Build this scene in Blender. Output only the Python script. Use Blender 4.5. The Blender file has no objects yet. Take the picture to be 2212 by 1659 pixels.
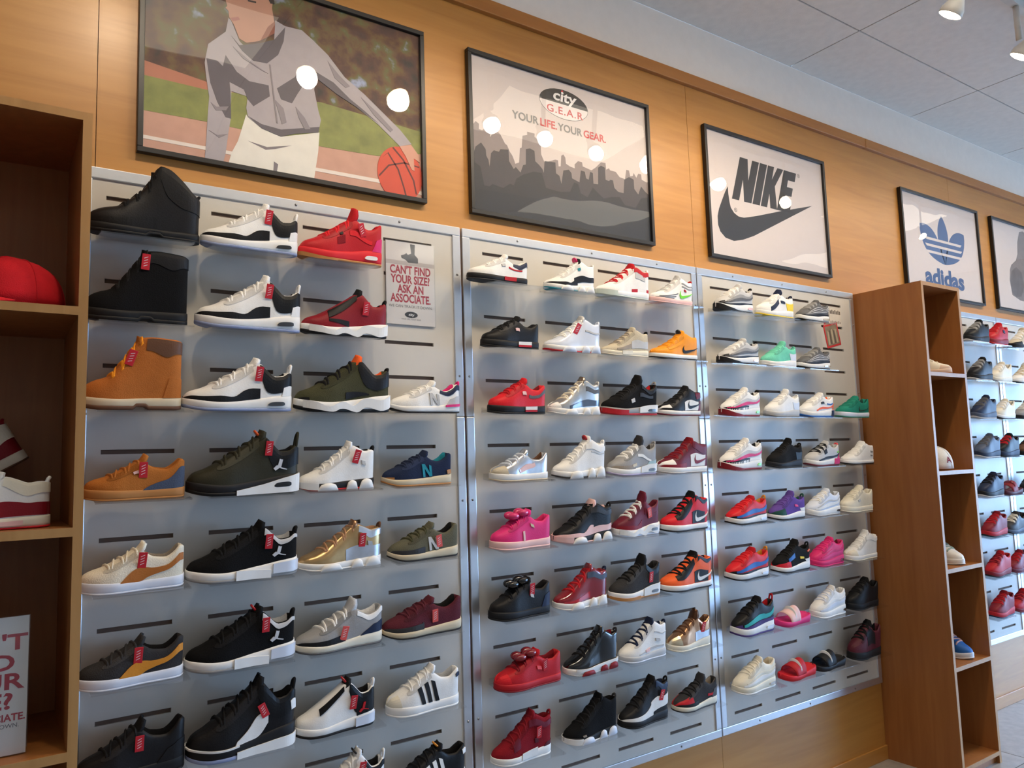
import bpy, math, random
import numpy as np
from mathutils import Matrix, Vector

random.seed(7)
SC = bpy.context.scene
COL = SC.collection

# ------------------------------------------------------------------ camera
cam_d = bpy.data.cameras.new('camera')
cam_d.sensor_width = 36.0
cam_d.lens = 36.0 * 1658.8 / 2212.0
cam_d.clip_start = 0.02
cam = bpy.data.objects.new('camera', cam_d)
COL.objects.link(cam)
def camera_axes(yaw, pitch, roll):
    ca, sa, cb, sb, cc, sc_ = (math.cos(yaw), math.sin(yaw), math.cos(pitch), math.sin(pitch), math.cos(roll), math.sin(roll))
    fwd = Vector((sa * cb, ca * cb, sb))
    r0 = Vector((ca, -sa, 0)); u0 = r0.cross(fwd)
    return cc * r0 + sc_ * u0, -sc_ * r0 + cc * u0, fwd
rv, uv, fv = camera_axes(0.59995, 0.10068, -0.03174)
m = Matrix((( rv.x, uv.x, -fv.x, -0.255), (rv.y, uv.y, -fv.y, -2.387), (rv.z, uv.z, -fv.z, 1.600), (0, 0, 0, 1)))
cam.matrix_world = m
SC.camera = cam

# ------------------------------------------------------------------ world, daylight, exposure
SC.view_settings.view_transform = 'Standard'
SC.view_settings.look = 'None'
SC.view_settings.exposure = -0.25
SC.view_settings.gamma = 1.0
SC.view_settings.use_curve_mapping = False

ROOM_X0, ROOM_X1, ROOM_Y0, CEIL = -4.03, 9.3, -7.6, 3.69
WORLD_STRENGTH = 30.0
SPOT_POWER = 28.0
TROFFER = 2.6
world = bpy.data.worlds.new('sky'); SC.world = world
world.use_nodes = True
bg = world.node_tree.nodes['Background']
bg.inputs[0].default_value = (0.36, 0.60, 1.0, 1)
bg.inputs[1].default_value = WORLD_STRENGTH
# shop front window on the right-hand wall: portal that guides the sky light in
WIN = (-6.6, -0.7, 0.15, 2.45)       # y0, y1, z0, z1
pd = bpy.data.lights.new('window_portal', 'AREA'); pd.shape = 'RECTANGLE'
pd.size = WIN[3] - WIN[2]; pd.size_y = WIN[1] - WIN[0]
pd.cycles.is_portal = True
po = bpy.data.objects.new('window_portal', pd); COL.objects.link(po)
po.location = (ROOM_X1 - 0.02, (WIN[0] + WIN[1]) / 2, (WIN[2] + WIN[3]) / 2)
po.rotation_euler = (0, math.radians(90), 0)

# ------------------------------------------------------------------ helpers
def lin(c):
    return tuple((v / 255 / 12.92) if v / 255 <= 0.04045 else ((v / 255 + 0.055) / 1.055) ** 2.4 for v in c)

MATS = {}
def mat(rgb, rough=0.6, metal=0.0, bump=0.0, bscale=250.0, var=0.06, coat=0.0, emit=None, spec=0.5):
    key = (rgb, rough, metal, bump, bscale, var, coat, emit, spec)
    if key in MATS: return MATS[key]
    M = bpy.data.materials.new('m_%d_%d_%d' % rgb); M.use_nodes = True
    nt = M.node_tree; b = nt.nodes['Principled BSDF']
    c = lin(rgb)
    b.inputs['Roughness'].default_value = rough
    b.inputs['Metallic'].default_value = metal
    b.inputs['Coat Weight'].default_value = coat
    b.inputs['Specular IOR Level'].default_value = spec
    n = nt.nodes.new('ShaderNodeTexNoise'); n.inputs['Scale'].default_value = 22.0; n.inputs['Detail'].default_value = 3
    tc = nt.nodes.new('ShaderNodeTexCoord'); nt.links.new(tc.outputs['Object'], n.inputs['Vector'])
    r = nt.nodes.new('ShaderNodeValToRGB')
    r.color_ramp.elements[0].position = 0.3; r.color_ramp.elements[1].position = 0.7
    r.color_ramp.elements[0].color = tuple(max(0, v * (1 - var)) for v in c) + (1,)
    r.color_ramp.elements[1].color = tuple(min(1, v * (1 + var)) for v in c) + (1,)
    nt.links.new(n.outputs['Fac'], r.inputs['Fac']); nt.links.new(r.outputs['Color'], b.inputs['Base Color'])
    if bump:
        n2 = nt.nodes.new('ShaderNodeTexNoise'); n2.inputs['Scale'].default_value = bscale
        nt.links.new(tc.outputs['Object'], n2.inputs['Vector'])
        bp = nt.nodes.new('ShaderNodeBump'); bp.inputs['Strength'].default_value = bump; bp.inputs['Distance'].default_value = 0.002
        nt.links.new(n2.outputs['Fac'], bp.inputs['Height']); nt.links.new(bp.outputs['Normal'], b.inputs['Normal'])
    if emit:
        b.inputs['Emission Color'].default_value = lin(emit[0]) + (1,)
        b.inputs['Emission Strength'].default_value = emit[1]
    MATS[key] = M
    return M

def wood(name, c0, c1, rough, axis=2, coat=0.0):
    M = bpy.data.materials.new(name); M.use_nodes = True
    nt = M.node_tree; b = nt.nodes['Principled BSDF']; b.inputs['Roughness'].default_value = rough
    b.inputs['Coat Weight'].default_value = coat; b.inputs['Coat Roughness'].default_value = 0.25
    tc = nt.nodes.new('ShaderNodeTexCoord'); mp = nt.nodes.new('ShaderNodeMapping')
    sc = [14.0, 14.0, 14.0]; sc[axis] = 1.1; mp.inputs['Scale'].default_value = sc
    n1 = nt.nodes.new('ShaderNodeTexNoise'); n1.inputs['Scale'].default_value = 1.6; n1.inputs['Detail'].default_value = 6; n1.inputs['Distortion'].default_value = 1.2
    mp2 = nt.nodes.new('ShaderNodeMapping'); s2 = [2.2, 2.2, 2.2]; s2[axis] = 0.7; mp2.inputs['Scale'].default_value = s2
    n2 = nt.nodes.new('ShaderNodeTexNoise'); n2.inputs['Scale'].default_value = 1.3; n2.inputs['Detail'].default_value = 2
    mx = nt.nodes.new('ShaderNodeMix'); mx.data_type = 'FLOAT'; mx.inputs[0].default_value = 0.45
    r = nt.nodes.new('ShaderNodeValToRGB')
    r.color_ramp.elements[0].position = 0.36; r.color_ramp.elements[1].position = 0.64
    r.color_ramp.elements[0].color = lin(c0) + (1,); r.color_ramp.elements[1].color = lin(c1) + (1,)
    L = nt.links.new
    L(tc.outputs['Object'], mp.inputs['Vector']); L(mp.outputs['Vector'], n1.inputs['Vector'])
    L(tc.outputs['Object'], mp2.inputs['Vector']); L(mp2.outputs['Vector'], n2.inputs['Vector'])
    L(n1.outputs['Fac'], mx.inputs[2]); L(n2.outputs['Fac'], mx.inputs[3]); L(mx.outputs[0], r.inputs['Fac'])
    L(r.outputs['Color'], b.inputs['Base Color'])
    bp = nt.nodes.new('ShaderNodeBump'); bp.inputs['Strength'].default_value = 0.05; bp.inputs['Distance'].default_value = 0.002
    L(n1.outputs['Fac'], bp.inputs['Height']); L(bp.outputs['Normal'], b.inputs['Normal'])
    return M

def clear(name, tint, glossy_fac, rough=0.03, wave=0.0, ior=1.45):
    """clear sheet: see-through, with mirror-like sheen by Fresnel (optionally wavy)"""
    M = bpy.data.materials.new(name); M.use_nodes = True
    nt = M.node_tree; nt.nodes.clear(); L = nt.links.new
    out = nt.nodes.new('ShaderNodeOutputMaterial'); tr = nt.nodes.new('ShaderNodeBsdfTransparent'); gl = nt.nodes.new('ShaderNodeBsdfGlossy')
    tr.inputs[0].default_value = tuple(tint) + (1,); gl.inputs['Roughness'].default_value = rough
    gl.inputs['Color'].default_value = (1, 1, 1, 1)
    lw_ = nt.nodes.new('ShaderNodeLayerWeight'); lw_.inputs[0].default_value = 0.5
    fr = nt.nodes.new('ShaderNodeMath'); fr.operation = 'POWER'; fr.inputs[1].default_value = 5.0
    L(lw_.outputs['Facing'], fr.inputs[0])
    ad = nt.nodes.new('ShaderNodeMath'); ad.operation = 'MULTIPLY_ADD'; ad.inputs[1].default_value = 0.9; ad.inputs[2].default_value = glossy_fac; ad.use_clamp = True
    mx = nt.nodes.new('ShaderNodeMixShader')
    L(fr.outputs[0], ad.inputs[0]); L(ad.outputs[0], mx.inputs[0]); L(tr.outputs[0], mx.inputs[1]); L(gl.outputs[0], mx.inputs[2]); L(mx.outputs[0], out.inputs[0])
    if wave:
        tc = nt.nodes.new('ShaderNodeTexCoord'); n = nt.nodes.new('ShaderNodeTexNoise'); n.inputs['Scale'].default_value = 3.2; n.inputs['Detail'].default_value = 0.5
        bp = nt.nodes.new('ShaderNodeBump'); bp.inputs['Strength'].default_value = wave; bp.inputs['Distance'].default_value = 0.05
        L(tc.outputs['Object'], n.inputs['Vector']); L(n.outputs['Fac'], bp.inputs['Height']); L(bp.outputs['Normal'], gl.inputs['Normal'])
    return M

def link(name, me, mats, parent=None, smooth=False):
    if not isinstance(mats, (list, tuple)): mats = [mats]
    for x in mats: me.materials.append(x)
    if smooth: me.shade_smooth()
    o = bpy.data.objects.new(name, me); COL.objects.link(o)
    if parent is not None: o.parent = parent
    return o

def mesh(name, V, F, mats, parent=None, smooth=False, mi=None):
    me = bpy.data.meshes.new(name)
    me.from_pydata([tuple(map(float, v)) for v in V], [], [tuple(map(int, f)) for f in F])
    if mi is not None: me.polygons.foreach_set('material_index', np.array(mi, dtype=np.int32))
    me.update()
    return link(name, me, mats, parent, smooth)

class MB:
    """collects boxes, prisms and tubes that make up ONE mesh"""
    def __init__(s): s.V = []; s.F = []
    def box(s, x0, x1, y0, y1, z0, z1):
        n = len(s.V)
        s.V += [(x0, y0, z0), (x1, y0, z0), (x1, y1, z0), (x0, y1, z0), (x0, y0, z1), (x1, y0, z1), (x1, y1, z1), (x0, y1, z1)]
        s.F += [(n, n+3, n+2, n+1), (n+4, n+5, n+6, n+7), (n, n+1, n+5, n+4), (n+1, n+2, n+6, n+5), (n+2, n+3, n+7, n+6), (n+3, n, n+4, n+7)]
        return s
    def prism_xz(s, pts, y0, y1):
        """polygon in the x-z plane, extruded from y0 (front) to y1"""
        n = len(s.V); k = len(pts)
        s.V += [(x, y0, z) for x, z in pts] + [(x, y1, z) for x, z in pts]
        a = sum(pts[i][0] * pts[(i + 1) % k][1] - pts[(i + 1) % k][0] * pts[i][1] for i in range(k))
        fr = list(range(n, n + k)); bk = list(range(n + k, n + 2 * k))
        if a > 0: s.F.append(tuple(fr)); s.F.append(tuple(bk[::-1]))
        else: s.F.append(tuple(fr[::-1])); s.F.append(tuple(bk))
        for i in range(k):
            j = (i + 1) % k
            q = (n + i, n + k + i, n + k + j, n + j)
            s.F.append(q if a > 0 else q[::-1])
        return s
    def lathe(s, prof, seg=20, mtx=None):
        """prof: (r, z) from bottom to top, turned about z"""
        n = len(s.V); k = len(prof)
        for r, z in prof:
            for j in range(seg):
                a = 2 * math.pi * j / seg; p = Vector((r * math.cos(a), r * math.sin(a), z))
                if mtx is not None: p = mtx @ p
                s.V.append(tuple(p))
        for i in range(k - 1):
            for j in range(seg):
                j2 = (j + 1) % seg
                s.F.append((n + i * seg + j, n + i * seg + j2, n + (i + 1) * seg + j2, n + (i + 1) * seg + j))
        s.F.append(tuple(n + j for j in range(seg))[::-1]); s.F.append(tuple(n + (k - 1) * seg + j for j in range(seg)))
        return s
    def tube(s, pts, r, seg=6, close=False):
        n = len(s.V); P = [Vector(p) for p in pts]; k = len(P)
        up = None
        for i, p in enumerate(P):
            t = (P[min(i + 1, k - 1)] - P[max(i - 1, 0)]).normalized()
            if up is None: up = t.orthogonal().normalized()
            up = (up - t * up.dot(t)).normalized(); sd = t.cross(up)
            for j in range(seg):
                a = 2 * math.pi * j / seg; s.V.append(tuple(p + r * (math.cos(a) * up + math.sin(a) * sd)))
        for i in range(k - 1):
            for j in range(seg):
                j2 = (j + 1) % seg
                s.F.append((n + i * seg + j, n + i * seg + j2, n + (i + 1) * seg + j2, n + (i + 1) * seg + j))
        s.F.append(tuple(n + j for j in range(seg))[::-1]); s.F.append(tuple(n + (k - 1) * seg + j for j in range(seg)))
        return s
    def build(s, name, mats, parent=None, smooth=False, bevel=0.0):
        o = mesh(name, s.V, s.F, mats, parent, smooth)
        if bevel:
            b = o.modifiers.new('bevel', 'BEVEL'); b.width = bevel; b.segments = 2; b.limit_method = 'ANGLE'
        return o

def box(name, x0, x1, y0, y1, z0, z1, m_, parent=None, bevel=0.0):
    return MB().box(x0, x1, y0, y1, z0, z1).build(name, m_, parent, bevel=bevel)

def empty(name, loc, rot=(0, 0, 0)):
    o = bpy.data.objects.new(name, None); o.empty_display_size = 0.05
    COL.objects.link(o); o.location = loc; o.rotation_euler = rot
    return o

def tag(o, label, cat, group=None):
    o['label'] = label; o['category'] = cat
    if group: o['group'] = group
    return o

def struct(o): o['kind'] = 'structure'; return o

def text(name, body, x, y, z, size, m_, parent, sx=1.0, fat=0.0, shear=0.0, align='LEFT', spacing=1.0, loc_y=None):
    """lettering lying in a plane that faces -y, baseline start (or centre) at x, z"""
    cu = bpy.data.curves.new(name, 'FONT'); cu.body = body; cu.size = size; cu.align_x = align
    cu.offset = fat; cu.shear = shear; cu.space_character = spacing; cu.resolution_u = 3
    t = bpy.data.objects.new(name, cu); COL.objects.link(t)
    dg = bpy.context.evaluated_depsgraph_get()
    me = bpy.data.meshes.new_from_object(t.evaluated_get(dg))
    bpy.data.objects.remove(t); bpy.data.curves.remove(cu)
    me.transform(Matrix.Diagonal((sx, 1, 1, 1)))
    me.transform(Matrix.Translation((x, y, z)) @ Matrix.Rotation(math.radians(90), 4, 'X'))
    me.name = name; me.materials.clear()
    return link(name, me, m_, parent)
# ------------------------------------------------------------------ materials of the place
M_WALLWOOD = wood('maple_veneer', (172, 116, 50), (190, 134, 64), 0.42, axis=0, coat=0.15)
M_CASE = wood('cherry_veneer', (148, 90, 42), (166, 106, 54), 0.45, axis=2)
M_CASEEDGE = wood('case_edge_banding', (168, 120, 66), (184, 136, 80), 0.45, axis=2)
M_TRIM = wood('wood_trim', (164, 104, 44), (180, 120, 56), 0.4, axis=0)
M_PLASTER = mat((230, 222, 212), 0.85, bump=0.1, bscale=90, var=0.02)
M_TILE = mat((226, 220, 212), 0.9, bump=0.35, bscale=160, var=0.04)
M_GRID = mat((150, 145, 140), 0.7)
M_FLOOR = mat((158, 152, 146), 0.35, bump=0.05, bscale=30, var=0.12)
M_BOARD = mat((196, 192, 184), 0.42, bump=0.04, bscale=60, var=0.015)
M_ALU = mat((206, 208, 212), 0.34, metal=0.85, bump=0.03, bscale=120, var=0.03)
M_SLOT = mat((96, 80, 70), 0.9)
M_SCREW = mat((150, 150, 150), 0.35, metal=0.9)
M_BLACK = mat((22, 20, 20), 0.4)
M_ACRYL = clear('clear_acrylic', (0.95, 0.955, 0.96), 0.05, 0.08)
M_GLAZE = clear('poster_glazing', (0.98, 0.98, 0.98), 0.045, 0.015, wave=0.08)

# ------------------------------------------------------------------ the setting
# back wall: painted drywall above, veneer sheets below
wall = struct(box('wall_back', ROOM_X0, ROOM_X1, 0.02, 0.14, 0, CEIL, M_PLASTER))
seams = [ROOM_X0, -2.47, -0.028, 2.424, 4.866, 7.31, ROOM_X1]
for a, b in zip(seams[:-1], seams[1:]):
    box('veneer_sheet', a + 0.001, b - 0.001, 0.0, 0.02, 0.0, 3.345, M_WALLWOOD, wall)
struct(box('trim_1', ROOM_X0, 3.90, -0.022, 0.02, 3.345, 3.402, M_TRIM, bevel=0.003))
struct(box('trim_2', 3.902, ROOM_X1, -0.022, 0.02, 3.345, 3.402, M_TRIM, bevel=0.003))
struct(box('baseboard_back', ROOM_X0, ROOM_X1, -0.010, 0.0, 0.0, 0.07, M_WALLWOOD, bevel=0.002))
floor = struct(box('floor', ROOM_X0, ROOM_X1, ROOM_Y0, 0.14, -0.1, -0.002, mat((84, 82, 80), 0.8)))
fm = MB().box(0.0, 0.905, -0.455, 0.0, -0.004, 0.0).build('floor_tile', M_FLOOR, floor); fm.location = (4.0, 0.0, 0.0)
first = True
for i in range(-4, 7):
    for j in range(0, 9):
        o = fm if first else fm.copy()
        if not first: COL.objects.link(o)
        first = False
        o.location = (3.3 + i * 0.91, -j * 0.46, 0)
box('floor_field', ROOM_X0, ROOM_X1, ROOM_Y0, -9 * 0.46, -0.004, 0.0, M_FLOOR, floor)
box('floor_field', ROOM_X0, 3.3 - 4 * 0.91 - 0.005, -9 * 0.46, 0.0, -0.004, 0.0, M_FLOOR, floor)
struct(box('wall_left', ROOM_X0 - 0.12, ROOM_X0, ROOM_Y0, 0.14, 0, CEIL, M_PLASTER))
struct(box('wall_front', ROOM_X0, ROOM_X1, ROOM_Y0 - 0.12, ROOM_Y0, 0, CEIL, M_PLASTER))
y0, y1, z0, z1 = WIN
rw = MB(); X1 = ROOM_X1
rw.box(X1, X1 + 0.15, ROOM_Y0, y0, 0, CEIL).box(X1, X1 + 0.15, y1, 0.14, 0, CEIL).box(X1, X1 + 0.15, y0, y1, 0, z0).box(X1, X1 + 0.15, y0, y1, z1, CEIL)
struct(rw.build('wall_right', M_PLASTER))
wf = MB()
for k in range(5):
    yy = y0 + (y1 - y0) * k / 4; wf.box(X1 + 0.03, X1 + 0.09, yy - 0.03, yy + 0.03, z0, z1)
wf.box(X1 + 0.03, X1 + 0.09, y0, y1, z0, z0 + 0.06).box(X1 + 0.03, X1 + 0.09, y0, y1, z1 - 0.06, z1)
win = struct(wf.build('window_1', mat((70, 70, 74), 0.4, metal=0.6)))
for k in range(4):
    a = y0 + (y1 - y0) * k / 4; b = y0 + (y1 - y0) * (k + 1) / 4
    box('pane', X1 + 0.055, X1 + 0.061, a + 0.03, b - 0.03, z0 + 0.06, z1 - 0.06, clear('pane_glass', (0.97, 0.98, 0.98), 0.04, 0.0) if k == 0 else bpy.data.materials['pane_glass'], win)

# pavement outside the shop window, unseen, added to block sky light from below
gr = box('added_pavement', X1 + 0.16, X1 + 40, -30, 25, -0.2, -0.05, mat((150, 148, 144), 0.9, var=0.1)); struct(gr)

# suspended ceiling
GX = [-0.37 + 1.22 * i for i in range(0, 8)]
GY = [-0.384 - 0.61 * j for j in range(0, 5)]
gx0, gx1, gy0 = GX[0], GX[-1], GY[-1]
ceiling = struct(box('ceiling', ROOM_X0, ROOM_X1, ROOM_Y0, 0.14, CEIL + 0.02, CEIL + 0.12, M_GRID))
box('ceiling_field', ROOM_X0, gx0, ROOM_Y0, 0.02, CEIL, CEIL + 0.02, M_TILE, ceiling)
box('ceiling_field', gx1, ROOM_X1, ROOM_Y0, 0.02, CEIL, CEIL + 0.02, M_TILE, ceiling)
box('ceiling_field', gx0, gx1, ROOM_Y0, gy0, CEIL, CEIL + 0.02, M_TILE, ceiling)
ys = [0.019] + GY
TROFFERS = [(2, 2), (0, 2), (3, 4), (5, 2), (6, 4)]       # cells (column, row) that hold light panels
full = None
for i in range(len(GX) - 1):
    for j in range(len(ys) - 1):
        if (i, j) in TROFFERS: continue
        w = GX[i + 1] - GX[i]; d = ys[j] - ys[j + 1]; g = 0.004
        if j == 0:
            o = MB().box(g, w - g, -d + g, -g * 0.2, 0, 0.014).build('ceiling_tile', M_TILE, ceiling)
        elif full is None:
            o = full = MB().box(g, w - g, -d + g, -g, 0, 0.014).build('ceiling_tile', M_TILE, ceiling)
        else:
            o = full.copy(); COL.objects.link(o)
        o.location = (GX[i], ys[j], CEIL)
gb = MB()
for x in GX: gb.box(x - 0.007, x + 0.007, gy0, 0.019, CEIL + 0.006, CEIL + 0.02)
for y in ys[1:]: gb.box(gx0, gx1, y - 0.007, y + 0.007, CEIL + 0.006, CEIL + 0.02)
gb.build('ceiling_grid', M_GRID, ceiling)
M_DIFF = mat((240, 238, 230), 0.6, emit=((255, 244, 222), TROFFER), var=0.01)
where = {(2, 2): 'opposite the skyline poster', (0, 2): 'opposite the basketball poster', (3, 4): 'farther from the wall', (5, 2): 'toward the shop window', (6, 4): 'nearest the shop window'}
for (i, j) in TROFFERS:
    w = GX[i + 1] - GX[i]; d = ys[j] - ys[j + 1]
    t = empty('ceiling_light', (GX[i] + w / 2, ys[j] - d / 2, CEIL))
    tag(t, 'added unseen ceiling light panel ' + where[(i, j)], 'ceiling light', 'ceiling light panels')
    f = MB(); a, b, k = w / 2 - 0.004, d / 2 - 0.004, 0.03
    f.box(-a, a, -b, -b + k, -0.004, 0.016).box(-a, a, b - k, b, -0.004, 0.016).box(-a, -a + k, -b + k, b - k, -0.004, 0.016).box(a - k, a, -b + k, b - k, -0.004, 0.016)
    f.build('frame', mat((225, 222, 216), 0.5), t)
    box('diffuser', -a + k, a - k, -b + k, b - k, 0.002, 0.008, M_DIFF, t)

for k, (x, y, wh) in enumerate(((-2.2, -1.3, 'by the left wall'), (-1.6, -4.2, 'behind the photographer on the left'), (1.0, -4.2, 'behind the photographer'), (3.6, -4.2, 'behind the photographer on the right'), (6.2, -4.2, 'deep in the shop toward the window'), (-1.6, -6.3, 'at the front wall on the left'), (1.9, -6.3, 'at the middle of the front wall'), (5.4, -6.3, 'at the front wall on the right'))):  # unseen light panels, added to brighten the ceiling by bounced light
    t = empty('ceiling_light', (x, y, CEIL)); tag(t, 'added unseen ceiling light panel ' + wh, 'ceiling light', 'ceiling light panels')
    box('frame', -0.61, 0.61, -0.305, 0.305, -0.012, -0.0005, mat((225, 222, 216), 0.5), t)
    box('diffuser', -0.58, 0.58, -0.275, 0.275, -0.018, -0.0122, M_DIFF, t)

# ------------------------------------------------------------------ track lights
TRACK_Y, TRACK_Z = -0.93, 3.62
t = empty('light_track', (3.0, TRACK_Y, CEIL))
tag(t, 'white ceiling track carrying the spot lamps', 'light track')
box('rail', -3.6, 4.2, -0.017, 0.017, -0.035, -0.001, mat((215, 212, 206), 0.5), t)
box('end_cap', 4.2, 4.23, -0.019, 0.019, -0.037, -0.001, mat((190, 186, 180), 0.5), t)
M_LAMP = mat((222, 214, 202), 0.35)
M_BULB = mat((255, 250, 240), 0.4, emit=((255, 226, 186), 60.0), var=0.0)
LX = [(0.10, 'above the left bookcase'), (0.90, 'before the basketball poster'), (1.36, 'between the first two posters'), (1.90, 'before the skyline poster'), (2.28, 'right of the skyline poster'), (2.64, 'before the black tick poster'),
      (3.03, 'seen at the top right of the picture'), (3.68, 'between the tick poster and the trefoil poster'), (4.40, 'above the right bookcase'), (4.95, 'before the trefoil poster'), (5.60, 'right of the trefoil poster'), (6.30, 'near the far end of the track')]
def aim(o, frm, to):
    o.rotation_euler = (Vector(to) - Vector(frm)).to_track_quat('-Z', 'Y').to_euler()
for k, (x, wh) in enumerate(LX):
    pos = Vector((x, TRACK_Y, 3.41)); tgt = Vector((x - 0.2, 0.0, 1.95))
    root = empty('track_light', (x, TRACK_Y, CEIL - 0.036))
    tag(root, 'white track spot lamp ' + wh, 'spot lamp', 'track spot lamps')
    d = (tgt - pos).normalized(); mt = d.to_track_quat('-Z', 'Y').to_matrix().to_4x4()
    off = Matrix.Translation((0, 0, pos.z - (CEIL - 0.036)))
    MB().lathe([(0.013, -0.005), (0.013, 0.16)], 10, Matrix.Translation((0, 0, 0)) @ Matrix.Translation((0, 0, -0.16))).build('stem', M_LAMP, root, True)
    MB().lathe([(0.0, -0.004), (0.046, -0.004), (0.048, 0.0), (0.046, 0.02), (0.026, 0.062), (0.022, 0.07), (0.024, 0.078), (0.019, 0.086), (0.019, 0.12), (0.0, 0.122)], 24, off @ mt).build('lamp_body', M_LAMP, root, True)
    MB().lathe([(0.0, -0.012), (0.02, -0.011), (0.036, -0.008), (0.0445, -0.0045), (0.0, -0.0043)], 24, off @ mt).build('bulb_face', M_BULB, root, True)
    ld = bpy.data.lights.new('spot', 'SPOT'); ld.energy = SPOT_POWER; ld.color = (1.0, 0.83, 0.62)
    ld.spot_size = math.radians(112); ld.spot_blend = 0.9; ld.shadow_soft_size = 0.045
    lo = bpy.data.objects.new('spot_light', ld); COL.objects.link(lo); lo.parent = root
    lo.location = tuple(off @ (d * 0.03)); lo.rotation_euler = d.to_track_quat('-Z', 'Y').to_euler()

# ------------------------------------------------------------------ slotted shoe display panels
PITCH_Z, ROW4, CP, SLOT_L, SLOT_H = 0.23854, 1.6611, 0.28283, 0.18714, 0.0125
def row_z(r): return ROW4 - (r - 4) * PITCH_Z
FACE_Y = -0.017
def display_panel(xs0, label, screws=True, filled=lambda r, c: False):
    """xs0 = world x of the first slot's left end"""
    X0, X1, Z0, Z1, FW = max(xs0 - 0.089, -0.069), xs0 + 1.153, 0.39, 2.461, 0.033
    root = empty('display_panel', (X0, 0, Z0)); tag(root, label, 'display panel', 'slotted shoe display panels')
    W = X1 - X0; H = Z1 - Z0
    xs = [0.004, W - 0.004]; sl = []
    for c in range(4):
        a = xs0 - X0 + c * CP; sl.append((a, a + SLOT_L)); xs += [a, a + SLOT_L]
    zs = [0.004, H - 0.004]; sz = []
    r = 1.0
    while r <= 9.01:
        zc = row_z(r) - Z0; sz.append((zc - SLOT_H / 2, zc + SLOT_H / 2)); zs += [zc - SLOT_H / 2, zc + SLOT_H / 2]; r += 0.5
    xs.sort(); zs.sort()
    V = [(x, FACE_Y, z) for z in zs for x in xs]; F = []; nx = len(xs)
    for j in range(len(zs) - 1):
        for i in range(nx - 1):
            ci = next((c for c, (a, b) in enumerate(sl) if abs(a - xs[i]) < 1e-5), None); rj = next((r for r, (a, b) in enumerate(sz) if abs(a - zs[j]) < 1e-5), None)
            if ci is not None and rj is not None and not filled(1 + rj * 0.5, ci + 1):
                n = len(V)
                q = [j * nx + i, j * nx + i + 1, (j + 1) * nx + i + 1, (j + 1) * nx + i]
                # slot cheeks, the slot runs down into the board
                for k in q: x, y, z = V[k]; V.append((x, -0.010, z))
                for k in range(4): F.append((q[k], q[(k + 1) % 4], n + (k + 1) % 4, n + k)[::-1])
            else:
                F.append((j * nx + i, j * nx + i + 1, (j + 1) * nx + i + 1, (j + 1) * nx + i))
    mesh('board', V, F, M_BOARD, root)
    box('slot_backing', 0.004, W - 0.004, -0.010, -0.0005, 0.004, H - 0.004, M_SLOT, root)
    fy0, fy1 = -0.0225, -0.0005
    zj = 1.765 - Z0
    rails = [(0, W, H - FW, H), (0, W, 0, FW), (0, FW, FW, zj - .0006), (W - FW, W, FW, zj - .0006), (0, FW, zj + .0006, H - FW), (W - FW, W, zj + .0006, H - FW)]
    for k, (a, b, c, d) in enumerate(rails):
        o = box('frame_rail', a, b, fy0, fy1, c, d, M_ALU, root, bevel=0.0025)
        if k < 2: pts = [(a + (b - a) * f, (c + d) / 2) for f in (0.2, 0.5, 0.8)]
        else: pts = [((a + b) / 2, c + (d - c) * f) for f in (0.22, 0.78)]
        if screws:
            for (px, pz) in pts:
                MB().lathe([(0.0045, 0), (0.0045, 0.001), (0.0025, 0.003), (0.0, 0.0034)], 8, Matrix.Translation((px, fy0, pz)) @ Matrix.Rotation(math.radians(90), 4, 'X')).build('screw', M_SCREW, o)
    return root
PX = [0.0, 1.25, 2.497, 4.157, 5.405]
display_panel(PX[0], 'white slotted shoe panel beside the left bookcase', True, lambda r, c: r % 1 == .5 and r < 8.6 and not (r < 3 and c == 4) and not (r > 8 and c < 3))
display_panel(PX[1], 'white slotted shoe panel in the middle of the wall', True, lambda r, c: r % 1 == .5 and r < 8.6)
display_panel(PX[2], 'white slotted shoe panel left of the right bookcase', True, lambda r, c: r % 1 == .5 and r < 8.6 and not (r < 3 and c == 4))
display_panel(PX[3], 'white slotted shoe panel just past the right bookcase', False, lambda r, c: r % 1 == .5 and r < 8.6 and c > 2)
display_panel(PX[4], 'white slotted shoe panel at the far right edge', False, lambda r, c: r % 1 == .5 and r < 7.6 and c == 1)

TILT = math.radians(6.5)
shelf_me = None
def acrylic_shelf(p, row, col, label, dx=0.0):
    global shelf_me
    x = PX[p - 1] + (col - 1) * CP + SLOT_L / 2 + dx
    if shelf_me is None:
        s = MB(); w = 0.118; D = 0.128; t = 0.004
        s.box(-w, w, -D, -0.0035, -t, 0)
        s.box(-w, w, -0.0035, -0.0015, -t, 0.018)
        o = s.build('acrylic_shelf', M_ACRYL); shelf_me = o.data
    else:
        o = bpy.data.objects.new('acrylic_shelf', shelf_me); COL.objects.link(o)
    o.location = (x, FACE_Y, row_z(row + 0.5) + 0.001); o.rotation_euler = (TILT, 0, 0)
    tag(o, label, 'shelf', 'clear shoe shelves')
    return o
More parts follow.
